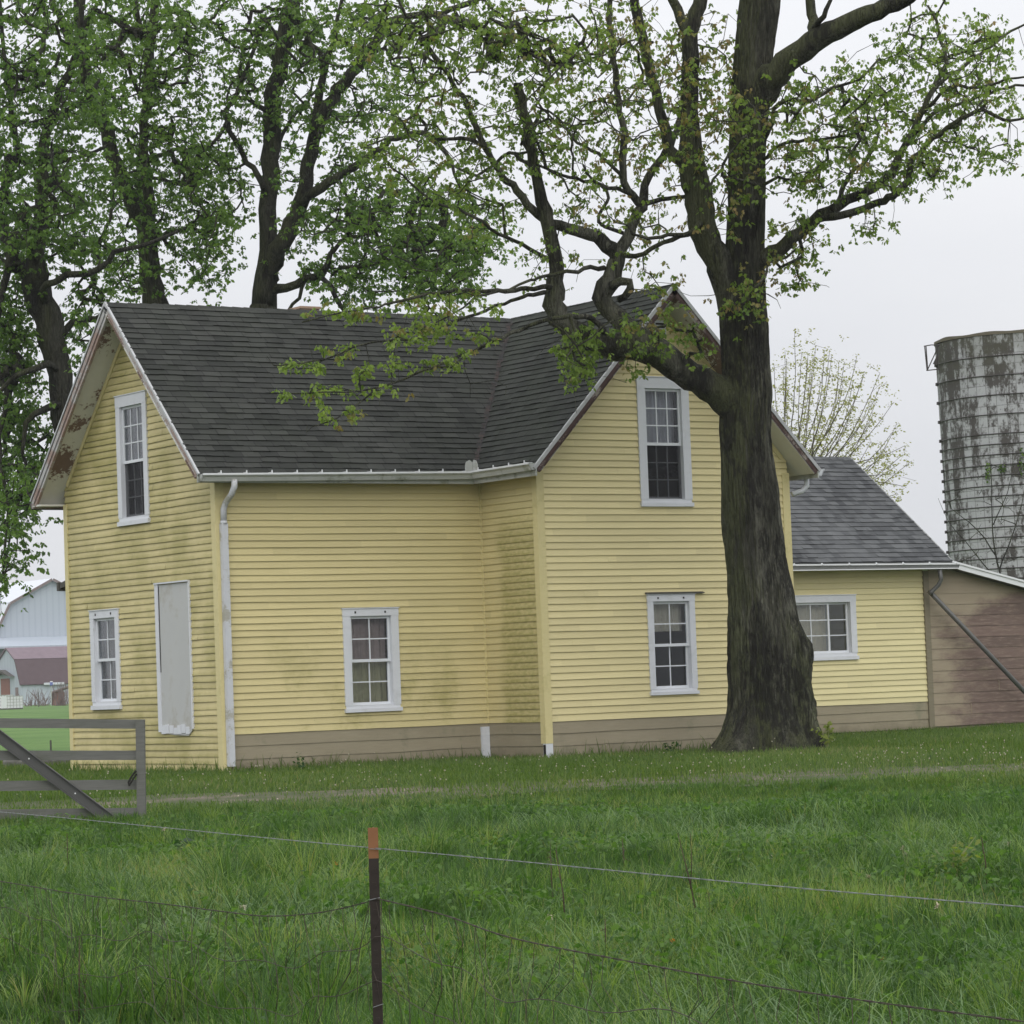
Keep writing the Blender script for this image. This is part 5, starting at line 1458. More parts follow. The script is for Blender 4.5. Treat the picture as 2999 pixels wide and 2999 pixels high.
# ---- trees behind the house
M['leafB'] = leaf_mat('deep_green_maple_leaf', (0.028, 0.074, 0.012, 1), (0.165, 0.270, 0.048, 1))
M['leafB2'] = leaf_mat('mid_green_maple_leaf', (0.033, 0.084, 0.013, 1), (0.185, 0.290, 0.052, 1))
def back_tree(depth, seed, base, label, limbs, ell, per, spread, leafmat, size=0.072):
    T = Tree(depth, seed)
    b = atd(base[0], base[1], depth)
    gzz = float(gz(b[0], b[1]))
    t = thing('shade_tree', (b[0], b[1], gzz), label, 'tree', 'trees behind the farmhouse')
    foot = np.array([b[0], b[1], gzz - 0.1])
    for i, lb in enumerate(limbs):
        if i == 0:
            # carry the trunk down to its foot
            dd_ = (foot - CAM); dp = dd_ @ FW
            fx = (1499.5 + (dd_ @ RT) / dp * FPX) / K; fy = (1499.5 - (dd_ @ UP) / dp * FPX) / K
            lb = [(fx, fy, lb[0][2] * 1.5, 0), (fx + (lb[0][0] - fx) * 0.2, fy + (lb[0][1] - fy) * 0.2, lb[0][2] * 1.1, 0)] + list(lb)
        T.limb(lb, 14 if i == 0 else 9, True, 0.03, lr, 0.3, 3.0)
    A = scatter(T, [e[:4] + (int(e[4] * 0.85),) + e[5:] for e in ell], 1.6)
    T.grow(A, 0.0052, 0.05)
    T.mb.build('trunk', M['barkB'], t, True)
    foliage(T, A, per, spread, size, 0.75, leafmat, t, None, alongtw=0.25)
    return t
back_tree(57.0, 21, (222, 1330), 'dark leaning tree half hidden behind the left gable end',
    [[(137, 870, 24, 0), (121, 784, 23), (112, 708, 23), (99, 641, 26), (86, 590, 28), (74, 550, 28), (66, 515, 22, -0.2), (74, 470, 16), (80, 420, 14), (80, 350, 12), (84, 280, 9), (90, 235, 9), (104, 195, 8), (118, 160, 8), (142, 110, 7), (150, 50, 6), (160, -40, 4)],
     [(78, 560, 18, 0), (52, 515, 15, 0.2), (25, 480, 13), (8, 445, 12), (-2, 400, 10), (10, 350, 8), (25, 310, 8), (33, 285, 6), (20, 200, 5), (10, 100, 4), (0, 0, 3)],
     [(90, 235, 5, 0), (112, 222, 5, -0.3), (135, 205, 5), (165, 185, 4.5, -0.6), (190, 150, 3.5)],
     [(82, 575, 10, 0), (82, 548, 7, -0.5), (103, 528, 6.5, -0.8), (150, 515, 6.5, -1.0), (186, 508, 6), (220, 478, 5, -1.2), (260, 468, 4), (335, 437, 3)],
     [(96, 310, 4, 0), (130, 300, 4, -0.3), (170, 290, 3.5), (210, 270, 2.5)],
     [(112, 700, 8, 0), (85, 690, 7, -0.4), (50, 700, 6, -0.8), (20, 720, 5), (-20, 760, 4)],
     [(116, 760, 8, 0), (90, 770, 7, -0.5), (64, 780, 6), (40, 830, 4), (50, 900, 3), (30, 960, 2.4), (12, 1050, 1.6)],
     [(100, 640, 8, 0.3), (140, 610, 7, 0.6), (180, 600, 6), (225, 570, 4)],
     [(20, 480, 8, 0), (0, 560, 7, -0.4), (-10, 650, 6), (10, 740, 5), (0, 850, 4), (15, 960, 3), (5, 1080, 2)]],
    [(60, 60, 110, 90, 160), (50, 220, 100, 90, 190), (60, 380, 95, 90, 190), (20, 520, 60, 70, 100, 0.8, 0.8), (14, 640, 44, 70, 110, 0.8, 0.6), (20, 740, 56, 60, 100, 0.8, 0.8), (34, 830, 68, 60, 120, 0.8, 1.2), (60, 905, 66, 40, 80), (20, 960, 55, 50, 80), (25, 1030, 32, 50, 34), (4, 1120, 10, 45, 14), (165, 640, 45, 60, 36), (160, 560, 40, 40, 24, 0.8, 1.4), (160, 460, 50, 60, 50), (150, 330, 60, 60, 60), (160, 180, 60, 70, 70), (120, 470, 60, 34, 30, 0.8, 1.6), (-60, 400, 60, 400, 160), (60, -80, 160, 50, 90)],
    24, 0.24, M['leafB'])
back_tree(62.0, 22, (298, 1330), 'slender two stemmed tree rising behind the left part of the roof ridge',
    [[(298, 640, 22, 0), (291, 570, 21), (281, 480, 19), (268, 420, 19), (252, 385, 17), (240, 360, 15), (226, 325, 14), (215, 295, 14), (199, 250, 14), (185, 210, 14), (170, 155, 12), (155, 100, 12), (150, 50, 11), (148, 0, 10), (145, -80, 7), (150, -180, 3)],
     [(278, 440, 15, 0), (281, 390, 12, 0.3), (275, 340, 10), (270, 300, 9), (270, 250, 9), (272, 200, 10), (277, 150, 10), (281, 100, 10), (288, 50, 9), (293, 0, 8), (296, -100, 5)],
     [(160, 115, 9, 0), (140, 85, 9, -0.3), (124, 62, 8), (110, 30, 7), (98, -5, 6)],
     [(285, 95, 6, 0.3), (270, 60, 5), (258, 25, 5), (252, -20, 4)],
     [(275, 210, 5, 0.3), (295, 130, 4, 0.6), (320, 110, 3), (345, 80, 2.5)],
     [(155, 60, 5, 0), (175, 20, 4, -0.5), (200, -10, 3)],
     [(272, 300, 5, 0.2), (310, 290, 4, 0), (350, 280, 3.4, -0.4), (385, 300, 2.6)],
     [(280, 460, 5, 0), (320, 440, 4.2, -0.5), (360, 430, 3.2, -0.8), (400, 450, 2.4), (420, 480, 1.6)],
     [(240, 365, 5, 0), (220, 380, 4, -0.5), (200, 430, 3, -0.8), (185, 470, 2)]],
    [(230, 50, 110, 70, 150), (330, 60, 70, 80, 90), (220, 180, 90, 80, 130), (330, 190, 70, 80, 100), (300, 320, 90, 70, 130), (380, 330, 50, 60, 60), (220, 340, 60, 60, 60), (350, 430, 80, 50, 80), (330, 500, 60, 30, 22), (400, 500, 40, 55, 34), (230, 480, 50, 60, 40), (230, 540, 40, 30, 20), (400, 430, 40, 40, 34), (150, 420, 30, 40, 20), (240, -70, 150, 50, 70)],
    24, 0.24, M['leafB2'])
back_tree(62.5, 23, (492, 1330), 'forked tree rising behind the middle of the roof beside the chimney',
    [[(492, 650, 27, 0), (497, 575, 25), (502, 520, 21), (506, 450, 17.5), (508, 400, 16.5), (508, 350, 16.5), (510, 300, 17), (511, 250, 17.5), (513, 200, 16), (517, 160, 15), (524, 120, 15), (532, 85, 15), (543, 40, 14.5), (551, 0, 14), (560, -80, 10), (565, -200, 5)],
     [(508, 530, 19, 0), (524, 475, 17.5, -0.2), (545, 440, 17), (560, 405, 16), (573, 372, 15.5, -0.4), (577, 340, 14), (581, 308, 13.5), (590, 270, 12.5), (601, 235, 12, -0.6), (618, 205, 12), (636, 174, 12), (660, 138, 11, -0.8), (686, 104, 10), (710, 72, 9), (730, 46, 8.5, -1), (770, 30, 7), (830, 22, 6, -1.2), (890, 8, 5), (940, -40, 3)],
     [(590, 262, 9, -0.5), (596, 215, 8.5, -0.3), (602, 172, 8), (612, 130, 6.5), (630, 80, 5), (640, 30, 4), (650, -30, 3)],
     [(570, 385, 12, -0.4), (590, 362, 10, -0.6), (620, 345, 9, -0.8), (650, 326, 8), (680, 308, 7.5, -1), (700, 295, 7), (725, 275, 6.5), (752, 260, 6, -1.3), (800, 252, 5), (840, 290, 4, -1.6), (860, 330, 3), (880, 380, 2)],
     [(502, 370, 7, 0), (490, 345, 6, -0.3), (478, 318, 5.5), (462, 292, 5.2), (445, 268, 5, -0.6), (434, 245, 5), (425, 212, 5), (440, 188, 4.5), (465, 180, 4), (490, 205, 5, -0.2), (512, 215, 6, 0)],
     [(440, 190, 4, -0.6), (455, 150, 4), (480, 100, 3.4), (485, 40, 2.6)],
     [(430, 225, 4, -0.6), (400, 270, 3, -0.9), (380, 290, 2)],
     [(508, 550, 11, 0), (540, 538, 8.5, -0.4), (575, 527, 8), (608, 512, 7, -0.8), (622, 480, 5), (640, 455, 4), (700, 440, 3)],
     [(600, 518, 5, -0.7), (625, 540, 5, -0.9), (640, 575, 4.5), (660, 600, 3)],
     [(575, 530, 4, -0.4), (560, 560, 3.5), (545, 585, 3)],
     [(640, 505, 4, -0.8), (700, 500, 3.4, -1), (780, 480, 2.8, -1.2), (850, 470, 2)],
     [(515, 300, 4, 0), (545, 230, 3.4, 0.3), (580, 190, 2.6), (590, 150, 2)]],
    [(450, 60, 70, 80, 80), (560, 60, 80, 80, 110), (650, 70, 80, 70, 90), (470, 190, 60, 60, 60), (420, 300, 50, 60, 44), (440, 380, 40, 50, 24), (560, 190, 50, 60, 50), (640, 230, 60, 50, 60), (720, 160, 80, 60, 70), (540, 320, 34, 50, 24), (660, 330, 60, 40, 50), (640, 420, 70, 50, 84), (720, 440, 80, 60, 120), (800, 460, 80, 60, 130), (870, 470, 60, 60, 90), (915, 440, 36, 60, 40), (740, 520, 90, 40, 90), (830, 540, 70, 34, 64), (630, 520, 60, 40, 54), (760, 370, 80, 40, 60), (850, 390, 70, 40, 50), (740, 40, 80, 50, 50), (560, 450, 30, 40, 14), (680, 575, 50, 20, 16), (560, -80, 200, 50, 90)],
    24, 0.24, M['leafB2'])

# ---- young tree behind the annex
def young_tree():
    T = Tree(68.0, 31)
    base = atd(1500, 1330, 68.0); gzz = float(gz(base[0], base[1]))
    t = thing('young_tree', (base[0], base[1], gzz), 'thin young tree with sparse pale yellow leaves behind the annex roof', 'tree')
    cx_, cy_ = 1490, 1010
    dd_ = np.array([base[0], base[1], gzz - 0.1]) - CAM; dp = dd_ @ FW
    fx = (1499.5 + (dd_ @ RT) / dp * FPX) / K; fy = (1499.5 - (dd_ @ UP) / dp * FPX) / K
    T.limb([(fx, fy, 9, 0), (fx - 4, fy - 120, 7.5), (cx_, cy_, 6), (1488, 950, 5), (1500, 900, 4)], 8, True, 0.02)
    f = lambda zx, zy: (1417.3 + zx / 5.0, 579.8 + zy / 5.0)   # detail crop to photo units
    tips = [(410, 230), (475, 430), (610, 360), (740, 400), (690, 410), (830, 510), (880, 520), (1000, 450), (1060, 630), (1215, 620), (1340, 900), (1180, 890), (1150, 1010), (1330, 1180), (1450, 1305), (1430, 1390), (1340, 1570), (1450, 1690), (320, 430), (215, 530), (300, 560), (535, 450), (1270, 1390), (960, 700)]
    A = []
    tips = tips + [(zx + T.rng.uniform(-90, 90), zy + T.rng.uniform(40, 260)) for zx, zy in tips if zx > 300]
    for i, (zx, zy) in enumerate(tips):
        tx, ty = f(zx, zy); s_x, s_y = 1490 + T.rng.normal(0, 6), 960 + T.rng.normal(0, 25)
        if i in (16, 17): s_x, s_y = 1560, 900
        dpt = T.rng.normal(0, 1.1); lat_ = T.rng.normal(0, 5)
        m1 = (s_x + (tx - s_x) * 0.46 + lat_, s_y + (ty - s_y) * 0.33)
        m2 = (s_x + (tx - s_x) * 0.80 - lat_ * 0.6, s_y + (ty - s_y) * 0.68)
        P = T.limb([(s_x, s_y, 1.9, 0), (m1[0], m1[1], 1.15, dpt * 0.4), (m2[0], m2[1], 0.7, dpt * 0.8), (tx, ty, 0.4, dpt)], 5, True, 0.02, step=0.2)
        for p in P[len(P) // 3:]:
            A.append(p + T.rng.normal(0, 0.035, 3))
            if T.rng.uniform() < 0.5: A.append(p + T.rng.normal(0, 0.2, 3))
    T.twigpts = np.zeros((0, 3))
    T.grow([a for a in A[::2]], 0.003, 0.0)
    T.mb.build('trunk', M['barkY'], t, True)
    T.twigpts = np.zeros((0, 3))
    foliage(T, A, 6, 0.06, 0.050, 0.1, M['leafY'], t)
M['barkY'] = simple('grey_brown_twig_bark', (0.13, 0.115, 0.10, 1), 0.8, 0.2)
M['leafY'] = leaf_mat('pale_yellow_new_leaf', (0.21, 0.22, 0.07, 1), (0.36, 0.34, 0.14, 1))
young_tree()

# ---- bare sapling in front of the silo
T = Tree(72.0, 41)
bs = atd(1905, 1330, 72.0); gzz = float(gz(bs[0], bs[1]))
sap = thing('bare_sapling', (bs[0], bs[1], gzz), 'leafless thin sapling standing against the silo wall', 'tree')
T.limb([(1905, 1345, 3.10, 0), (1900, 1200, 2.48), (1893, 1110, 1.98), (1878, 1040, 1.49), (1872, 980, 1.12), (1870, 900, 0.62), (1866, 860, 0.37)], 7, True, 0.03)
T.limb([(1893, 1110, 1.36, 0), (1860, 1070, 1.05, -0.3), (1820, 1020, 0.74, -0.5), (1790, 985, 0.50), (1770, 940, 0.31)], 6, True, 0.03)
T.limb([(1880, 1050, 1.49, 0), (1845, 1000, 1.12, 0.3), (1815, 975, 0.74), (1795, 960, 0.50)], 6, True, 0.03)
T.limb([(1886, 1075, 1.49, 0), (1910, 1010, 1.12, 0.3), (1928, 950, 0.81), (1940, 890, 0.50)], 6, True, 0.03)
T.limb([(1874, 990, 1.12, 0), (1900, 930, 0.81, -0.3), (1912, 880, 0.50)], 6, True, 0.03)
A = scatter(T, [(1850, 980, 70, 70, 30), (1900, 1000, 40, 90, 24), (1830, 1060, 50, 30, 12), (1880, 880, 40, 50, 14)], 0.6)
T.grow(A, 0.0035, 0.0)
T.mb.build('trunk', M['barkB'], sap, True)
# patches of creeper on the silo wall
for i, (px, py, rx, ry, n, lab) in enumerate(((2935, 1370, 12, 12, 26, 'small round patch of green creeper on the silo wall'), (2894, 1385, 9, 32, 30, 'narrow upright streak of green creeper on the silo wall'), (2993, 1350, 10, 40, 30, 'green creeper streak cut by the right edge of view'))):
    P = []
    for _ in range(n * 2):
        a = RNG.uniform(0, 6.28); r = math.sqrt(RNG.uniform()); qx_, qy_ = px + rx * r * math.cos(a), py + ry * r * math.sin(a)
        # meet the silo surface
        o_ = CAM[:2] - sp_(5.0)[:2]; rd = FW + RT * (qx_ - 1499.5) / FPX + UP * (1499.5 - qy_) / FPX
        aa = rd[0] ** 2 + rd[1] ** 2; bb = 2 * (o_[0] * rd[0] + o_[1] * rd[1]); cc = o_ @ o_ - (SR + 0.06) ** 2
        tt = (-bb - math.sqrt(max(0, bb * bb - 4 * aa * cc))) / (2 * aa); P.append(CAM + rd * tt)
    P = np.array(P); V, F, rnd = leaves(P, 0.055, 0.8, RNG)
    o = np_mesh('wall_creeper', V, F, M['leafB2'], None, P.mean(0), {'rnd': rnd})
    tag(o, lab, 'creeper', 'creeper patches on the silo')

# ================================================================== GATE
GD = 33.0
M['gate'] = simple('weathered_grey_gate_board', (0.15, 0.15, 0.14, 1), 0.75, 0.25, 0.22, 3, (0.07, 0.08, 0.055, 1), 0.5, 3)
def gate_mat():
    t = NT('weathered_grey_gate_board', 0.8, 0.2)
    co = t.co(); gr = t.noise(7, 6, t.mapping(co, (0.5, 0.5, 9)), 0.7); bl = t.noise(1.8, 5)
    c = t.mix(gr, (0.085, 0.085, 0.078, 1), (0.20, 0.20, 0.185, 1))
    c = t.mix(t.math('MULTIPLY', t.ramp(bl, 0.45, 0.65), 0.5), c, (0.085, 0.095, 0.062, 1))
    t.color(c); t.bump(gr, 0.4, 0.006); return t.m
M['gate'] = gate_mat()
M['gatemet'] = simple('dark_steel_channel', (0.075, 0.075, 0.072, 1), 0.5, 0.4, 0.25, 6)
gb = at(420, 2420, GD); gzb = float(gz(gb[0], gb[1]))
gate = thing('field_gate', (gb[0], gb[1], gzb), 'weathered grey four board field gate with diagonal brace', 'gate')
zc = lambda x, y: (x / 3.864, 2050 + y / 3.864)
def bar(name, quad, off, th, mat):
    m = MB(); P = [at(a, b, GD) + FH * off for a, b in quad]
    m.prism(P[::-1], FH * th); return m.build(name, M[mat], gate)
def ext(y0l, y0r, x0=-1000.0):
    return y0l
for (tl, tr_, br, bl) in (((0, 207), (1545, 222), (1545, 326), (0, 317)), ((0, 573), (1545, 574), (1545, 680), (0, 684)), ((0, 918), (1545, 903), (1545, 1015), (0, 1031)), ((0, 1240), (1545, 1222), (1545, 1328), (0, 1352))):
    q4 = [zc(*tl), zc(*tr_), zc(*br), zc(*bl)]
    ex = lambda a, b: (a[0] - (b[0] - a[0]) * 2.2, a[1] - (b[1] - a[1]) * 2.2)
    q4 = [ex(q4[0], q4[1]), q4[1], q4[2], ex(q4[3], q4[2])]
    bar('rail', q4, 0.03, 0.025, 'gate')
bar('end_post', [zc(1534, 221), zc(1634, 221), zc(1650, 1440), zc(1556, 1440)], -0.02, 0.085, 'gate')
# diagonal channel: web with two flanges standing towards the viewer
A0 = np.array(at(*zc(-1900, -1010), GD)); A1 = np.array(at(*zc(1370, 1445), GD))
dv = A1 - A0; Ld = np.linalg.norm(dv); dv /= Ld; nv = np.cross(dv, FH); nv /= np.linalg.norm(nv); wv = 0.052
if nv[2] < 0: nv = -nv
m = MB()
m.obox(A0, dv, nv, -FH, 0, Ld, -wv, wv, 0.0, 0.008)
m.obox(A0, dv, nv, -FH, 0, Ld, wv + 0.0005, wv + 0.008, -0.02, 0.042)
m.obox(A0, dv, nv, -FH, 0, Ld, -wv - 0.008, -wv - 0.0005, -0.02, 0.042)
m.build('diagonal_brace', M['gatemet'], gate)
m = MB()
for f in (0.52, 0.68, 0.84, 0.955):
    m.obox(A0, dv, nv, -FH, Ld * f, Ld * f + 0.014, -0.007, 0.007, 0.0085, 0.014)
m.build('bolt', M['lip'], gate)
# chain latch
m = MB()
seq = [zc(1540, 800), zc(1500, 850), zc(1475, 890), zc(1455, 930), zc(1462, 965), zc(1490, 920), zc(1525, 865), zc(1545, 835)]
m.tube([at(a, b, GD - 0.04) for a, b in seq], [0.011] * len(seq), 6)
m.tube([at(*zc(1452, 925), GD - 0.05), at(*zc(1466, 975), GD - 0.05)], [0.010] * 2, 6)
m.build('latch_chain', M['dark'], gate)

# ================================================================== WIRE FENCE AND POST
PD = 12.8
M['rusttip'] = simple('orange_rust_paint', (0.235, 0.112, 0.055, 1), 0.8, 0.15, 0.25, 20)
M['postdark'] = simple('dark_brown_steel', (0.030, 0.022, 0.018, 1), 0.6, 0.3, 0.3, 12)
pt_ = at(1092, 2424, PD); pb_ = at(1104, 2860, PD)
gzp = float(gz(pb_[0], pb_[1]))
ax_ = (pt_ - pb_) / np.linalg.norm(pt_ - pb_)
ft_ = pb_ + ax_ * ((gzp - 0.25 - pb_[2]) / ax_[2])
post = thing('fence_post', (ft_[0], ft_[1], gzp), 'dark steel T-shaped fence post with rusty orange top', 'post')
fdir = at(2999, 2658, 8.3) - at(0, 2378, 18.0); fdir[2] = 0; fdir /= np.linalg.norm(fdir)
fn = np.cross(Z, fdir)
if fn @ FH > 0: fn = -fn
def tee(mb, a, b):
    Ls = np.linalg.norm(b - a)
    mb.obox(a, RH, ax_, -FH, -0.0205, 0.0205, 0, Ls, 0.0, 0.006)
    mb.obox(a, RH, ax_, -FH, -0.004, 0.004, 0, Ls, -0.032, -0.0005)
tipb = pt_ - ax_ * 0.125
m = MB(); tee(m, ft_, tipb)
for k in range(14):
    p = tipb - ax_ * (0.06 + 0.055 * k); m.obox(p, RH, ax_, -FH, -0.008, 0.008, 0, 0.018, 0.0062, 0.010)
m.build('post_shaft', M['postdark'], post)
m = MB(); tee(m, tipb + ax_ * 0.0005, pt_); m.build('post_tip', M['rusttip'], post)
M['wire'] = simple('galvanised_wire', (0.20, 0.21, 0.21, 1), 0.4, 0.5, 0.15, 30)
M['rwire'] = simple('rusty_wire', (0.060, 0.046, 0.036, 1), 0.7, 0.3, 0.3, 30)
postp = at(1098, 2484, PD)
def fence_pt(px, py):
    """point on the vertical fence plane seen at native pixel"""
    n_ = np.cross(fdir, Z); r = FW + RT * (px - 1499.5) / FPX + UP * (1499.5 - py) / FPX
    return CAM + r * (((postp - CAM) @ n_) / (r @ n_))
def wire_path(pix, n=90):
    P = [fence_pt(*p) for p in pix]; out, _ = smooth_path(P, [1] * len(P), 0.12); return out
def strand(pix, rad, name, mat, label, twist=True, barbs=True, parent=None):
    P = wire_path(pix); m = MB()
    if twist:
        fine, _ = smooth_path(P, [1] * len(P), 0.03)
        for ph in (0, math.pi):
            Q = []
            for i, p in enumerate(fine):
                a = i * 0.9 + ph; Q.append(p + fn * rad * math.cos(a) + Z * rad * math.sin(a))
            m.tube(Q, [rad * 0.8] * len(Q), 4)
    else: m.tube(list(P), [rad] * len(P), 5)
    if barbs:
        for p in P[::1]:
            for s_ in (-1, 1):
                dvv = (Z * s_ + fdir * 0.5 * s_ + fn * random.uniform(-.6, .6)); dvv /= np.linalg.norm(dvv)
                m.tube([p, p + dvv * 0.016], [rad * 0.7, rad * 0.3], 4)
    return m
m = strand([(-500, 2337), (0, 2378), (420, 2418), (750, 2451), (1098, 2484), (1500, 2521), (2237, 2592), (2999, 2656), (3600, 2705)], 0.0013, '', '', '', True, True)
o = m.build('barbed_wire', M['wire'], None, origin=postp); tag(o, 'pale twisted barbed wire strand along the top of the fence', 'wire')
mesh_t = thing('woven_wire', (postp[0], postp[1], float(gz(postp[0], postp[1]))), 'sagging rusty woven wire netting hung below the barbed strand', 'fencing')
tops = [(-500, 2515), (-200, 2550), (31, 2586), (250, 2622), (466, 2646), (640, 2668), (784, 2683), (940, 2672), (1083, 2640), (1100, 2632), (1118, 2635), (1300, 2680), (1500, 2747), (1850, 2817), (2237, 2887), (2600, 2940), (2999, 2992), (3500, 3060)]
TP = wire_path(tops)
m = strand(tops, 0.0019, '', '', '', True, False)
for p in TP[::2]: m.tube([p - fdir * 0.012, p + fdir * 0.010], [0.0038, 0.0038], 5)
m.build('top_strand', M['rwire'], mesh_t)
lines = [TP]
drops = [0.19, 0.20, 0.19]
cur = TP
for li, dr in enumerate(drops):
    nxt = []
    for i, p in enumerate(cur):
        s_ = i * 0.12
        nxt.append(p - Z * (dr + 0.03 * math.sin(s_ * 2.1 + li) + 0.018 * math.sin(s_ * 7 + li * 2)) + fdir * 0.03 * math.sin(s_ * 1.3 + li * 1.7) + fn * 0.03 * math.sin(s_ * 3 + li))
    nxt = np.array(nxt); lines.append(nxt); cur = nxt
    m = MB(); m.tube(list(nxt), [0.0017] * len(nxt), 4)
    m.build('line_wire', M['rwire'], mesh_t)
i = 0; ns = 0
idx = [k for k in range(0, len(TP), 1)]
m = MB()
for k in idx:
    if k % 1: continue
    seq = []
    for li, ln in enumerate(lines):
        kk = min(max(k + int(round(0.6 * math.sin(k * 0.7 + li * 1.9))), 0), len(ln) - 1)
        p = ln[kk]
        seq.append(p)
        if li < 3: seq.append((p + lines[li + 1][kk]) / 2 + fdir * 0.02 * math.sin(k * 2.3 + li * 4) + fn * 0.015 * math.cos(k * 1.7))
    m.tube(seq, [0.0014] * len(seq), 4)
o = m.build('stay_wire', M['rwire'], mesh_t); tag(o, kind='stuff')
# tie wires on the post
m = MB()
for (a, b) in (((1082, 2636), (1113, 2629)), ((1093, 2950), (1123, 2940)), ((1082, 2486), (1116, 2488))):
    m.tube([at(a[0], a[1], PD - 0.012), at(b[0], b[1], PD - 0.012)], [0.0016] * 2, 5)
m.build('tie_wire', M['wire'], post)

# ================================================================== GRASS AND HERBS
def blade_mat(name, c0, c1, c2, c3):
    t = NT(name, 0.5, 0.28)
    r = t.attr('rnd'); h = t.attr('hue')
    c = t.mix(r, c0, c1)
    c = t.mix(t.ramp(h, 0.55, 0.80), c, c2)
    c = t.mix(t.ramp(h, 0.93, 0.97), c, c3)
    t.color(c)
    tl = t.n('ShaderNodeBsdfTranslucent'); t.put(tl.inputs[0], t.mix(1.0, c, (1.5, 1.6, 0.6, 1), 'MULTIPLY'))
    mx = t.n('ShaderNodeMixShader'); mx.inputs[0].default_value = 0.42
    t.t.links.new(t.b.outputs[0], mx.inputs[1]); t.t.links.new(tl.outputs[0], mx.inputs[2])
    t.t.links.new(mx.outputs[0], t.out.inputs['Surface'])
    return t.m
def fbm(x, y, sc, seed=0.0):
    x = np.asarray(x) * sc; y = np.asarray(y) * sc
    v = np.zeros_like(x); a = 1.0; tot = 0
    r = np.random.default_rng(int(seed * 10) + 3)
    for o_ in range(5):
        for _ in range(3):
            th = r.uniform(0, 2 * np.pi); ph = r.uniform(0, 6.28); f = 2 ** o_ * r.uniform(0.8, 1.25)
            v += a * np.sin((x * np.cos(th) + y * np.sin(th)) * f + ph + 0.8 * np.sin((y * np.cos(th) - x * np.sin(th)) * f * 0.7 + ph * 2))
        tot += a * 1.6; a *= 0.62
    return v / tot
def blades(name, x, y, h, w, bend, segs, mat, rng, hue, kind='stuff', leanamt=0.5, la=None):
    n = len(x); z = gz(x, y) - 0.01
    if la is None: la = rng.uniform(0, 2 * np.pi, n) * 0.8 + 3.0 * fbm(x, y, 0.9, 7)
    ld = np.stack([np.cos(la), np.sin(la), np.zeros(n)], -1)
    sa = la + np.pi / 2 + rng.normal(0, 0.6, n)
    sd = np.stack([np.cos(sa), np.sin(sa), np.zeros(n)], -1)
    base = np.stack([x, y, z], -1)
    V = np.zeros((n, segs + 1, 2, 3))
    for s_ in range(segs + 1):
        t = s_ / segs
        ang = bend * t                       # blade curls over: arc of total angle `bend`
        up_ = np.where(bend > 1e-3, np.sin(ang) / np.maximum(bend, 1e-3), t); ou = np.where(bend > 1e-3, (1 - np.cos(ang)) / np.maximum(bend, 1e-3), 0)
        p = base + ld * (h * (ou + leanamt * 0.25 * t))[:, None] + np.array([0, 0, 1.0]) * (h * up_)[:, None]
        ww = w * (1 - t ** 1.6) * 0.5 + 0.0004
        V[:, s_, 0] = p - sd * ww[:, None]; V[:, s_, 1] = p + sd * ww[:, None]
    per = (segs + 1) * 2
    q = np.array([[2 * s_, 2 * s_ + 1, 2 * s_ + 3, 2 * s_ + 2] for s_ in range(segs)])
    F = (np.arange(n)[:, None, None] * per + q[None]).reshape(-1, 4)
    o = np_mesh(name, V.reshape(-1, 3), F, mat, None, None, {'rnd': np.repeat(rng.uniform(0, 1, n), per), 'hue': np.repeat(hue, per)})
    return tag(o, kind=kind)
def sample(d0, d1, dens, rng, margin=1.18):
    lmax = d1 * 0.1625 * margin + 0.6
    n = int(dens * (d1 - d0) * 2 * lmax)
    d = rng.uniform(d0, d1, n); l = rng.uniform(-lmax, lmax, n)
    k = np.abs(l) < d * 0.1625 * margin + 0.6
    x, y = dl(d[k], l[k])
    return x, y, d[k]
M['blade'] = blade_mat('meadow_grass_blade', (0.018, 0.056, 0.011, 1), (0.094, 0.182, 0.042, 1), (0.200, 0.280, 0.085, 1), (0.26, 0.25, 0.10, 1))
M['weed'] = leaf_mat('meadow_weed_leaf', (0.036, 0.095, 0.014, 1), (0.125, 0.225, 0.042, 1))
M['wet'] = blade_mat('sky_sheen_grass_blade', (0.090, 0.165, 0.060, 1), (0.175, 0.260, 0.120, 1), (0.20, 0.29, 0.13, 1), (0.27, 0.29, 0.16, 1))  # pale tones paint in the sky's sheen on bent blades
M['lawn'] = blade_mat('short_grass_blade', (0.052, 0.100, 0.018, 1), (0.112, 0.178, 0.038, 1), (0.160, 0.205, 0.062, 1), (0.24, 0.20, 0.11, 1))
rg = np.random.default_rng(3)
x1, y1, d1 = sample(10.0, 20, 1250, rg); x2, y2, d2 = sample(20, 35.5, 820, rg)
x = np.concatenate([x1, x2]); y = np.concatenate([y1, y2]); d = np.concatenate([d1, d2])
fnrm = np.cross(fdir, Z)
if fnrm @ FH > 0: fnrm = -fnrm          # towards the viewer
def fence_cut(x, y):
    s_ = (x - postp[0]) * fnrm[0] + (y - postp[1]) * fnrm[1]
    return np.where(s_ > -0.05, 0.45, 1.0)
dfade = lambda d: np.interp(d, [13, 24, 30, 33, 35.5], [1.05, 0.95, 0.72, 0.42, 0.26])
lum = fbm(x, y, 1.5, 1); big = fbm(x, y, 0.45, 2)
h = (0.17 + 0.11 * lum + 0.05 * big) * rg.uniform(0.6, 1.35, len(x)) * dfade(d) * fence_cut(x, y)
h = np.clip(h, 0.05, 0.6)
hue = np.clip(0.47 + 0.34 * fbm(x, y, 1.1, 3) + 0.24 * big + rg.normal(0, 0.20, len(x)), 0, 1)
blades('meadow_grass', x, y, h, rg.uniform(0.004, 0.009, len(x)) * np.interp(d, [12, 34], [0.9, 1.35]), np.clip(rg.normal(0.85, 0.6, len(x)), 0.05, 2.6), 3, M['blade'], rg, hue)
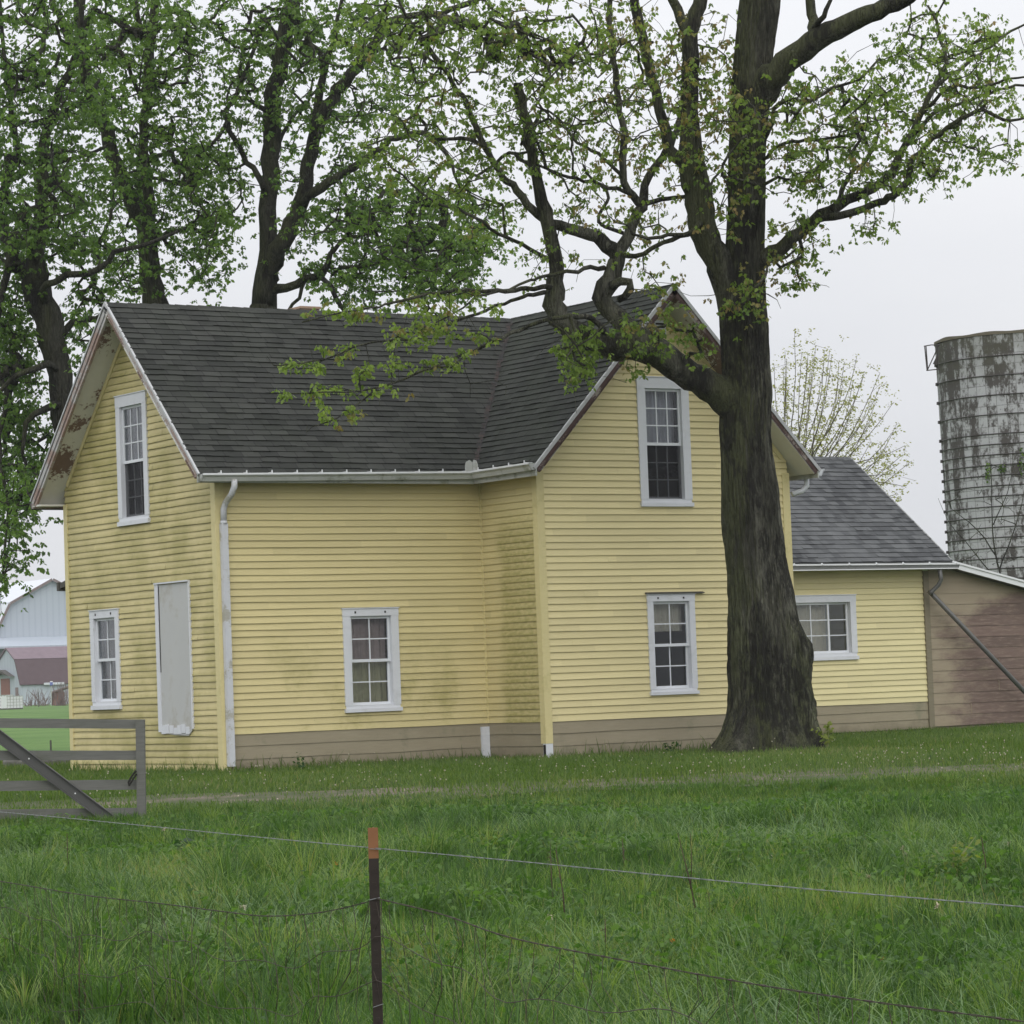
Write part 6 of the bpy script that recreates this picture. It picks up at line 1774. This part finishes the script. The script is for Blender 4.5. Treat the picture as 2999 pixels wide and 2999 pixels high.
# tussocks: blades arch outwards from a common crown
def tussocks(name, d0, d1, dens, nb, hgt, rad, mat, hue0):
    tx, ty, td = sample(d0, d1, dens, rg)
    k = fbm(tx, ty, 0.7, 12) + rg.normal(0, 0.35, len(tx)) > -0.25
    tx, ty, td = tx[k], ty[k], td[k]; n = len(tx)
    cnt = rg.integers(nb[0], nb[1], n)
    sz = rg.uniform(0.55, 1.25, n) * (1 + 0.3 * fbm(tx, ty, 0.5, 15)) * dfade(td) * fence_cut(tx, ty)
    th = np.clip(hue0 + rg.normal(0, 0.17, n) + 0.18 * fbm(tx, ty, 0.6, 19), 0, 0.9)
    ta = rg.uniform(0, 2 * np.pi, n)
    idx_ = np.repeat(np.arange(n), cnt); N_ = len(idx_)
    a = rg.uniform(0, 2 * np.pi, N_) * 0.65 + ta[idx_]; r = np.abs(rg.normal(0, rad, N_)) * sz[idx_]
    bx_ = tx[idx_] + r * np.cos(a); by_ = ty[idx_] + r * np.sin(a)
    hh = hgt * sz[idx_] * rg.uniform(0.55, 1.2, N_)
    hu = np.clip(th[idx_] + rg.normal(0, 0.07, N_), 0, 1)
    blades(name, bx_, by_, np.clip(hh, 0.05, 0.75), rg.uniform(0.004, 0.009, N_), np.clip(rg.normal(1.2, 0.6, N_), 0.1, 2.7), 5, mat, rg, hu, la=a + rg.normal(0, 0.5, N_))
tussocks('tussock_grass', 10.2, 34.0, 7.5, (35, 100), 0.36, 0.105, M['blade'], 0.44)
tussocks('bright_tussock_grass', 10.2, 30.0, 1.5, (30, 80), 0.38, 0.12, M['blade'], 0.72)
# arching blades in small drifts, sky sheen painted into their colour
x, y, d = sample(10.5, 31, 240, rg)
k = (fbm(x, y, 0.9, 9) + 0.6 * fbm(x, y, 2.6, 31) > 0.15) & (fence_cut(x, y) > 0.9); x, y, d = x[k], y[k], d[k]
blades('arching_grass', x, y, rg.uniform(0.24, 0.46, len(x)) * dfade(d), rg.uniform(0.006, 0.011, len(x)), np.clip(rg.normal(2.0, 0.5, len(x)), 0.8, 2.9), 7, M['wet'], rg, np.clip(rg.normal(0.4, 0.2, len(x)), 0, 0.9), la=2.6 + 1.2 * fbm(x, y, 0.7, 33) + rg.normal(0, 1.6, len(x)))
# broad leaved weeds woven through the grass
x, y, d = sample(10.5, 33, 420, rg)
k = fbm(x, y, 1.4, 41) + 0.5 * fbm(x, y, 4.0, 43) + rg.normal(0, 0.25, len(x)) > 0.30; x, y, d = x[k], y[k], d[k]
P = np.stack([x, y, gz(x, y) + rg.uniform(0.06, 0.27, len(x)) * dfade(d) * fence_cut(x, y)], -1)
V, F, rnd = leaves(P, 0.045, -0.25, rg)
tag(np_mesh('meadow_weeds', V, F, M['weed'], None, None, {'rnd': rnd}), kind='stuff')
# mown strip, track edges and yard
def outside_house(x, y, mgn=0.02):
    inA = (x > -mgn) & (x < XR + mgn) & (y > -mgn) & (y < WA + mgn)
    inD = (x > LC - mgn) & (x < XR + mgn) & (y > -PP - mgn) & (y < 0.5)
    inE = (x > XR - mgn) & (x < 22) & (y > AY - mgn) & (y < 9)
    tx, ty = atd(1440, 1405, 45.3)[:2]
    inT = (x - tx) ** 2 + (y - ty) ** 2 < 0.5 ** 2
    return ~(inA | inD | inE | inT)
x, y, d = sample(31.5, 44, 520, rg, 1.1); x3, y3, d3 = sample(44, 60, 330, rg, 1.1)
x = np.concatenate([x, x3]); y = np.concatenate([y, y3]); d = np.concatenate([d, d3])
lat = (x - CAM[0]) * RH[0] + (y - CAM[1]) * RH[1]
k = outside_house(x, y)
thin = np.exp(-((d - 36.0 - 0.03 * lat) / 0.85) ** 2) * np.interp(lat, [-6, -2.6, -0.8, 1.5, 6], [0.95, 0.85, 0.40, 0.20, 0.30])
thin = thin * np.clip(0.85 + 0.75 * fbm(x, y, 1.3, 23), 0, 1.12)
k &= rg.uniform(size=len(x)) > thin
x, y, d, lat = x[k], y[k], d[k], lat[k]
edge = np.minimum(np.abs(y) + 9 * ((x < 0) | (x > LC)), np.minimum(np.abs(x) + 9 * ((y < 0) | (y > WA)), np.abs(y + PP) + 9 * ((x < LC) | (x > XR))))
h = (0.075 + 0.03 * fbm(x, y, 1.3, 4)) * rg.uniform(0.6, 1.5, len(x)) * (1 + 1.6 * np.exp(-(edge / 0.14) ** 2))
blades('lawn_grass', x, y, np.clip(h, 0.03, 0.4), rg.uniform(0.006, 0.012, len(x)) * 1.3, np.clip(rg.normal(0.8, 0.5, len(x)), 0.05, 2.2), 2, M['lawn'], rg, np.clip(0.45 + 0.22 * fbm(x, y, 0.9, 5) + rg.normal(0, 0.2, len(x)), 0, 1))

# dandelion clocks and bleached seed stems in the yard: countless specks
M['clock'] = simple('dandelion_clock_white', (0.40, 0.37, 0.27, 1), 0.9, 0.1, 0.25, 20)
M['stem'] = simple('pale_flower_stem', (0.22, 0.24, 0.10, 1), 0.8, 0.2)
x, y, d = sample(32.5, 43.5, 30, rg, 1.1)
lat = (x - CAM[0]) * RH[0] + (y - CAM[1]) * RH[1]
pr_ = 0.035 + 0.55 * np.exp(-((d - 36.6 - 0.03 * lat) / 1.0) ** 2) * np.interp(lat, [-6, 0, 3, 6], [0.25, 0.35, 0.9, 1.0])
k = (rg.uniform(size=len(x)) < pr_) & outside_house(x, y, 0.1)
x, y = x[k], y[k]; z = gz(x, y)
n = len(x)
h = rg.uniform(0.10, 0.26, n); rb = rg.uniform(0.006, 0.013, n)
oct_ = np.array([(1, 0, 0), (0, 1, 0), (-1, 0, 0), (0, -1, 0), (0, 0, 1), (0, 0, -1)], float)
of = np.array([(0, 1, 4), (1, 2, 4), (2, 3, 4), (3, 0, 4), (1, 0, 5), (2, 1, 5), (3, 2, 5), (0, 3, 5)])
top = np.stack([x, y, z + h], -1) + rg.normal(0, 0.015, (n, 3))
V1 = (top[:, None] + rb[:, None, None] * oct_[None]).reshape(-1, 3); F1 = (np.arange(n)[:, None, None] * 6 + of[None]).reshape(-1, 3)
bs_ = np.stack([x, y, z - 0.02], -1); sdv = RH[None] * 0.0022
V2 = np.stack([bs_ - sdv, bs_ + sdv, top], 1).reshape(-1, 3); F2 = (np.arange(n)[:, None] * 3 + np.array([[0, 1, 2]])) + len(V1)
V3 = np.stack([bs_ - FH * 0.0022, bs_ + FH * 0.0022, top], 1).reshape(-1, 3); F3 = (np.arange(n)[:, None] * 3 + np.array([[0, 1, 2]])) + len(V1) + len(V2)
o = np_mesh('dandelion_clocks', np.concatenate([V1, V2, V3]), np.concatenate([F1, F2, F3]), [M['clock'], M['stem']], mi=np.concatenate([np.zeros(len(F1)), np.ones(len(F2) + len(F3))]))
tag(o, kind='stuff')

# herbs that one can pick out
def leafy(name, px, py, d, h, n, spread, size, mat, label, cat, group=None, droop=-0.3):
    p = at(px, py, d); z0 = float(gz(p[0], p[1])); p = np.array([p[0], p[1], z0])
    t = thing(name, tuple(p), label, cat, group)
    m = MB(); P = []
    for k in range(max(4, n // 10)):
        a = random.uniform(0, 6.28); q_ = p + np.array([math.cos(a), math.sin(a), 0]) * spread * random.uniform(0.2, 1) + Z * h * random.uniform(0.6, 1.0)
        mid_ = (p + q_) / 2 + Z * h * 0.15
        m.tube([p - Z * 0.02, mid_, q_], [0.005, 0.004, 0.002], 5)
        for j in range(10): f = random.uniform(0.3, 1.0); P.append(p * (1 - f) + q_ * f + RNG.normal(0, 0.03, 3))
    m.build('stem', M['stem'], t)
    V, F, rnd = leaves(np.array(P), size, droop, RNG)
    np_mesh('foliage', V, F, mat, t, None, {'rnd': rnd})
    return t
def ground_at(px, py):
    """depth at which the view ray meets the ground"""
    r = FW + RT * (px - 1499.5) / FPX + UP * (1499.5 - py) / FPX
    for d in np.arange(10, 60, 0.05):
        q_ = CAM + r * d
        if q_[2] <= float(gz(q_[0], q_[1])): return d
    return 40.0
M['herbY'] = leaf_mat('yellow_green_herb_leaf', (0.15, 0.20, 0.035, 1), (0.24, 0.28, 0.06, 1))
M['herbD'] = leaf_mat('dark_dock_leaf', (0.022, 0.060, 0.014, 1), (0.045, 0.10, 0.024, 1))
d = ground_at(2790, 2590); leafy('mustard_plant', 2790, 2590, d, 0.36, 60, 0.22, 0.045, M['herbY'], 'yellow green bushy herb in the meadow towards the right edge', 'plant')
d = ground_at(535, 2560); leafy('mustard_plant', 535, 2560, d, 0.2, 26, 0.1, 0.05, M['herbY'], 'small yellow green herb in the grass near the gate foot', 'plant')
d = ground_at(210, 2600); leafy('mustard_plant', 215, 2610, d, 0.24, 50, 0.25, 0.04, M['herbY'], 'low spreading yellow green herb left in the meadow below the gate', 'plant')
d = ground_at(570, 2530); leafy('dock_plant', 575, 2535, d, 0.22, 50, 0.16, 0.13, M['herbD'], 'round dark green dock clump in the grass below the gate post', 'plant')
d = ground_at(2440, 2200); leafy('stump_sucker', 2425, 2195, 44.6, 0.42, 60, 0.22, 0.07, M['herbY'], 'pale green sucker growing at the right foot of the big maple', 'plant')
d = ground_at(880, 2240); leafy('stump_sucker', 885, 2246, 43.6, 0.26, 40, 0.16, 0.04, M['herbD'], 'dark weed growing against the brown skirt of the long wall', 'plant')
leafy('stump_sucker', 1965, 2192, 46.9, 0.2, 40, 0.14, 0.05, M['herbD'], 'small weed at the foot of the front gable left of the trunk', 'plant')

# dry upright weed stalks
M['dry'] = simple('dry_brown_stalk', (0.075, 0.055, 0.04, 1), 0.9, 0.1, 0.3, 20)
stalks = [(2052, 2680, 1985, 2440, 'tall dry forked weed stalk in mid meadow'), (2082, 2675, 2076, 2612, 'short thick dry stalk beside the forked one'), (1657, 2690, 1628, 2490, 'dry stalk leaning left of the forked one'), (1776, 2770, 1772, 2690, 'short dry brown stub in bright grass'), (1826, 2520, 1822, 2455, 'small dry stem in hazy middle grass'), (2888, 2545, 2874, 2450, 'curved dry stalk beside the yellow green herb'), (210, 2540, 196, 2440, 'dark dry stem left of the gate post foot'), (232, 2990, 232, 2740, 'tall dry stalk near the bottom left corner'), (246, 2990, 248, 2880, 'short reddish dry stalk near the bottom left corner'), (1620, 2610, 1612, 2490, 'thin dry stem just behind the barbed wire')]
for (bx_, by_, tx_, ty_, lab) in stalks:
    d = min(ground_at(bx_, min(by_ + 60, 2998)), 33)
    b = at(bx_, by_ + 30, d); b[2] = float(gz(b[0], b[1])); tpt = at(tx_, ty_, d)
    m = MB(); mid_ = (b + tpt) / 2 + RNG.normal(0, 0.012, 3)
    m.tube([b - Z * 0.02, mid_, tpt], [0.006, 0.0045, 0.002], 6)
    if 'forked' in lab and 'tall' in lab:
        m.tube([b * 0.55 + tpt * 0.45, at(2026, 2520, d), at(2022, 2440, d)], [0.004, 0.003, 0.0015], 5)
    for k in range(6):
        f = random.uniform(0.4, 1.0); p = b * (1 - f) + tpt * f; m.tube([p, p + RNG.normal(0, 0.03, 3) + Z * 0.02], [0.0025, 0.001], 4)
    o = m.build('weed_stalk', M['dry'], None, True, origin=b); tag(o, lab, 'stalk', 'dry stalks in the meadow')

# spent dandelion heads in the meadow
flw = [(2642, 2485, 'pale spent flower pair, upper one', 1), (2655, 2500, 'pale spent flower pair, lower one', 1), (2258, 2512, 'faded bushy flower head in mid meadow', 1), (2745, 2655, 'single pale flower head just below the barbed wire at right', 1), (2940, 2820, 'ragged cream flower head near the right edge', 1), (712, 2660, 'white bent flower above the sagging wire left of the post', 1), (1614, 2688, 'cream flower head right of the post below the barbed wire', 1), (2955, 2470, 'small pale flower at the far right of the meadow', 1), (2545, 2570, 'tiny pale flower in the right half of the meadow', 1), (1553, 2880, 'small orange flower beside the woven wire', 2), (2582, 2813, 'orange flower in grass to the right, above the lower wire', 2), (2995, 2875, 'orange flower at the right edge', 2), (1970, 2760, 'dull orange bud in bright grass', 2), (985, 2530, 'faint orange tipped flower just left of the post', 2), (1245, 2720, 'buff flower head close to the right of the post', 1), (480, 2430, 'whitish flower near the foot of the gate brace', 1)]
M['flow'] = simple('cream_flower', (0.50, 0.44, 0.33, 1), 0.9, 0.1, 0.3, 30); M['flor'] = simple('orange_flower', (0.60, 0.25, 0.03, 1), 0.8, 0.1, 0.2, 30)
for (px, py, lab, kd) in flw:
    d = min(ground_at(px, min(py + 70, 2998)), 32.5)
    tpt = at(px, py, d); b = np.array([tpt[0] + random.uniform(-.03, .03), tpt[1], float(gz(tpt[0], tpt[1])) - 0.02])
    t = thing('meadow_flower', tuple(b), lab, 'flower', 'flowers in the meadow')
    m = MB(); m.tube([b, (b + tpt) / 2 + RNG.normal(0, 0.008, 3), tpt], [0.0035, 0.003, 0.0025], 5); m.build('stem', M['stem'], t)
    m = MB(); r0 = 0.016 if kd == 1 else 0.014
    for k in range(14):
        a = 6.283 * k / 14; dvv = np.array([math.cos(a), math.sin(a), random.uniform(-0.6, 0.7)]); e_ = tpt + dvv * r0 * random.uniform(0.9, 1.7)
        s_ = np.cross(dvv, Z); s_ /= np.linalg.norm(s_) + 1e-9
        m.poly([tpt - s_ * 0.003, tpt + s_ * 0.003, e_ + s_ * 0.004, e_ - s_ * 0.004])
        m.poly([tpt - s_ * 0.003 + Z * 0.006, tpt + s_ * 0.003 + Z * 0.006, e_ + s_ * 0.003 + Z * 0.012, e_ - s_ * 0.003 + Z * 0.012])
    m.build('flower_head', M['flow'] if kd == 1 else M['flor'], t)

# brush against the low barn
def brush(px, py, d, w, h, n, label):
    p = at(px, py, d); z0 = float(gz(p[0], p[1]))
    m = MB()
    for k in range(n):
        b = np.array([p[0], p[1], z0]) + RH * random.uniform(-w, w) * 0.6 + FH * random.uniform(-1, 1)
        e_ = b + RH * random.uniform(-w, w) * 0.6 + Z * h * random.uniform(0.4, 1)
        m.tube([b, (b + e_) / 2 + RNG.normal(0, 0.1, 3), e_], [0.03, 0.022, 0.01], 4)
    o = m.build('brush', simple('bare_brush_twig', (0.16, 0.12, 0.11, 1), 0.9, 0.1), None, origin=(p[0], p[1], z0)); tag(o, label, 'brush')
brush(115, 2064, 262, 1.9, 1.5, 46, 'bare grey brush along the white barn wall')
brush(182, 2066, 250, 0.9, 2.0, 40, 'dark tangle of brush under the tumbledown shelter')

# ================================================================== RAINY AIR
def haze_box():
    m = MB(); m.box(-700, 700, -700, 700, -2.2, 20.5)
    mt = bpy.data.materials.new('rainy_air'); mt.use_nodes = True; nt = mt.node_tree
    for n in list(nt.nodes): nt.nodes.remove(n)
    o_ = nt.nodes.new('ShaderNodeOutputMaterial'); v = nt.nodes.new('ShaderNodeVolumePrincipled')
    v.inputs['Density'].default_value = 0.00028; v.inputs['Color'].default_value = (0.93, 0.95, 1.0, 1)
    nt.links.new(v.outputs[0], o_.inputs['Volume'])
    o = m.build('haze', mt); return tag(o, kind='stuff')
haze_box()
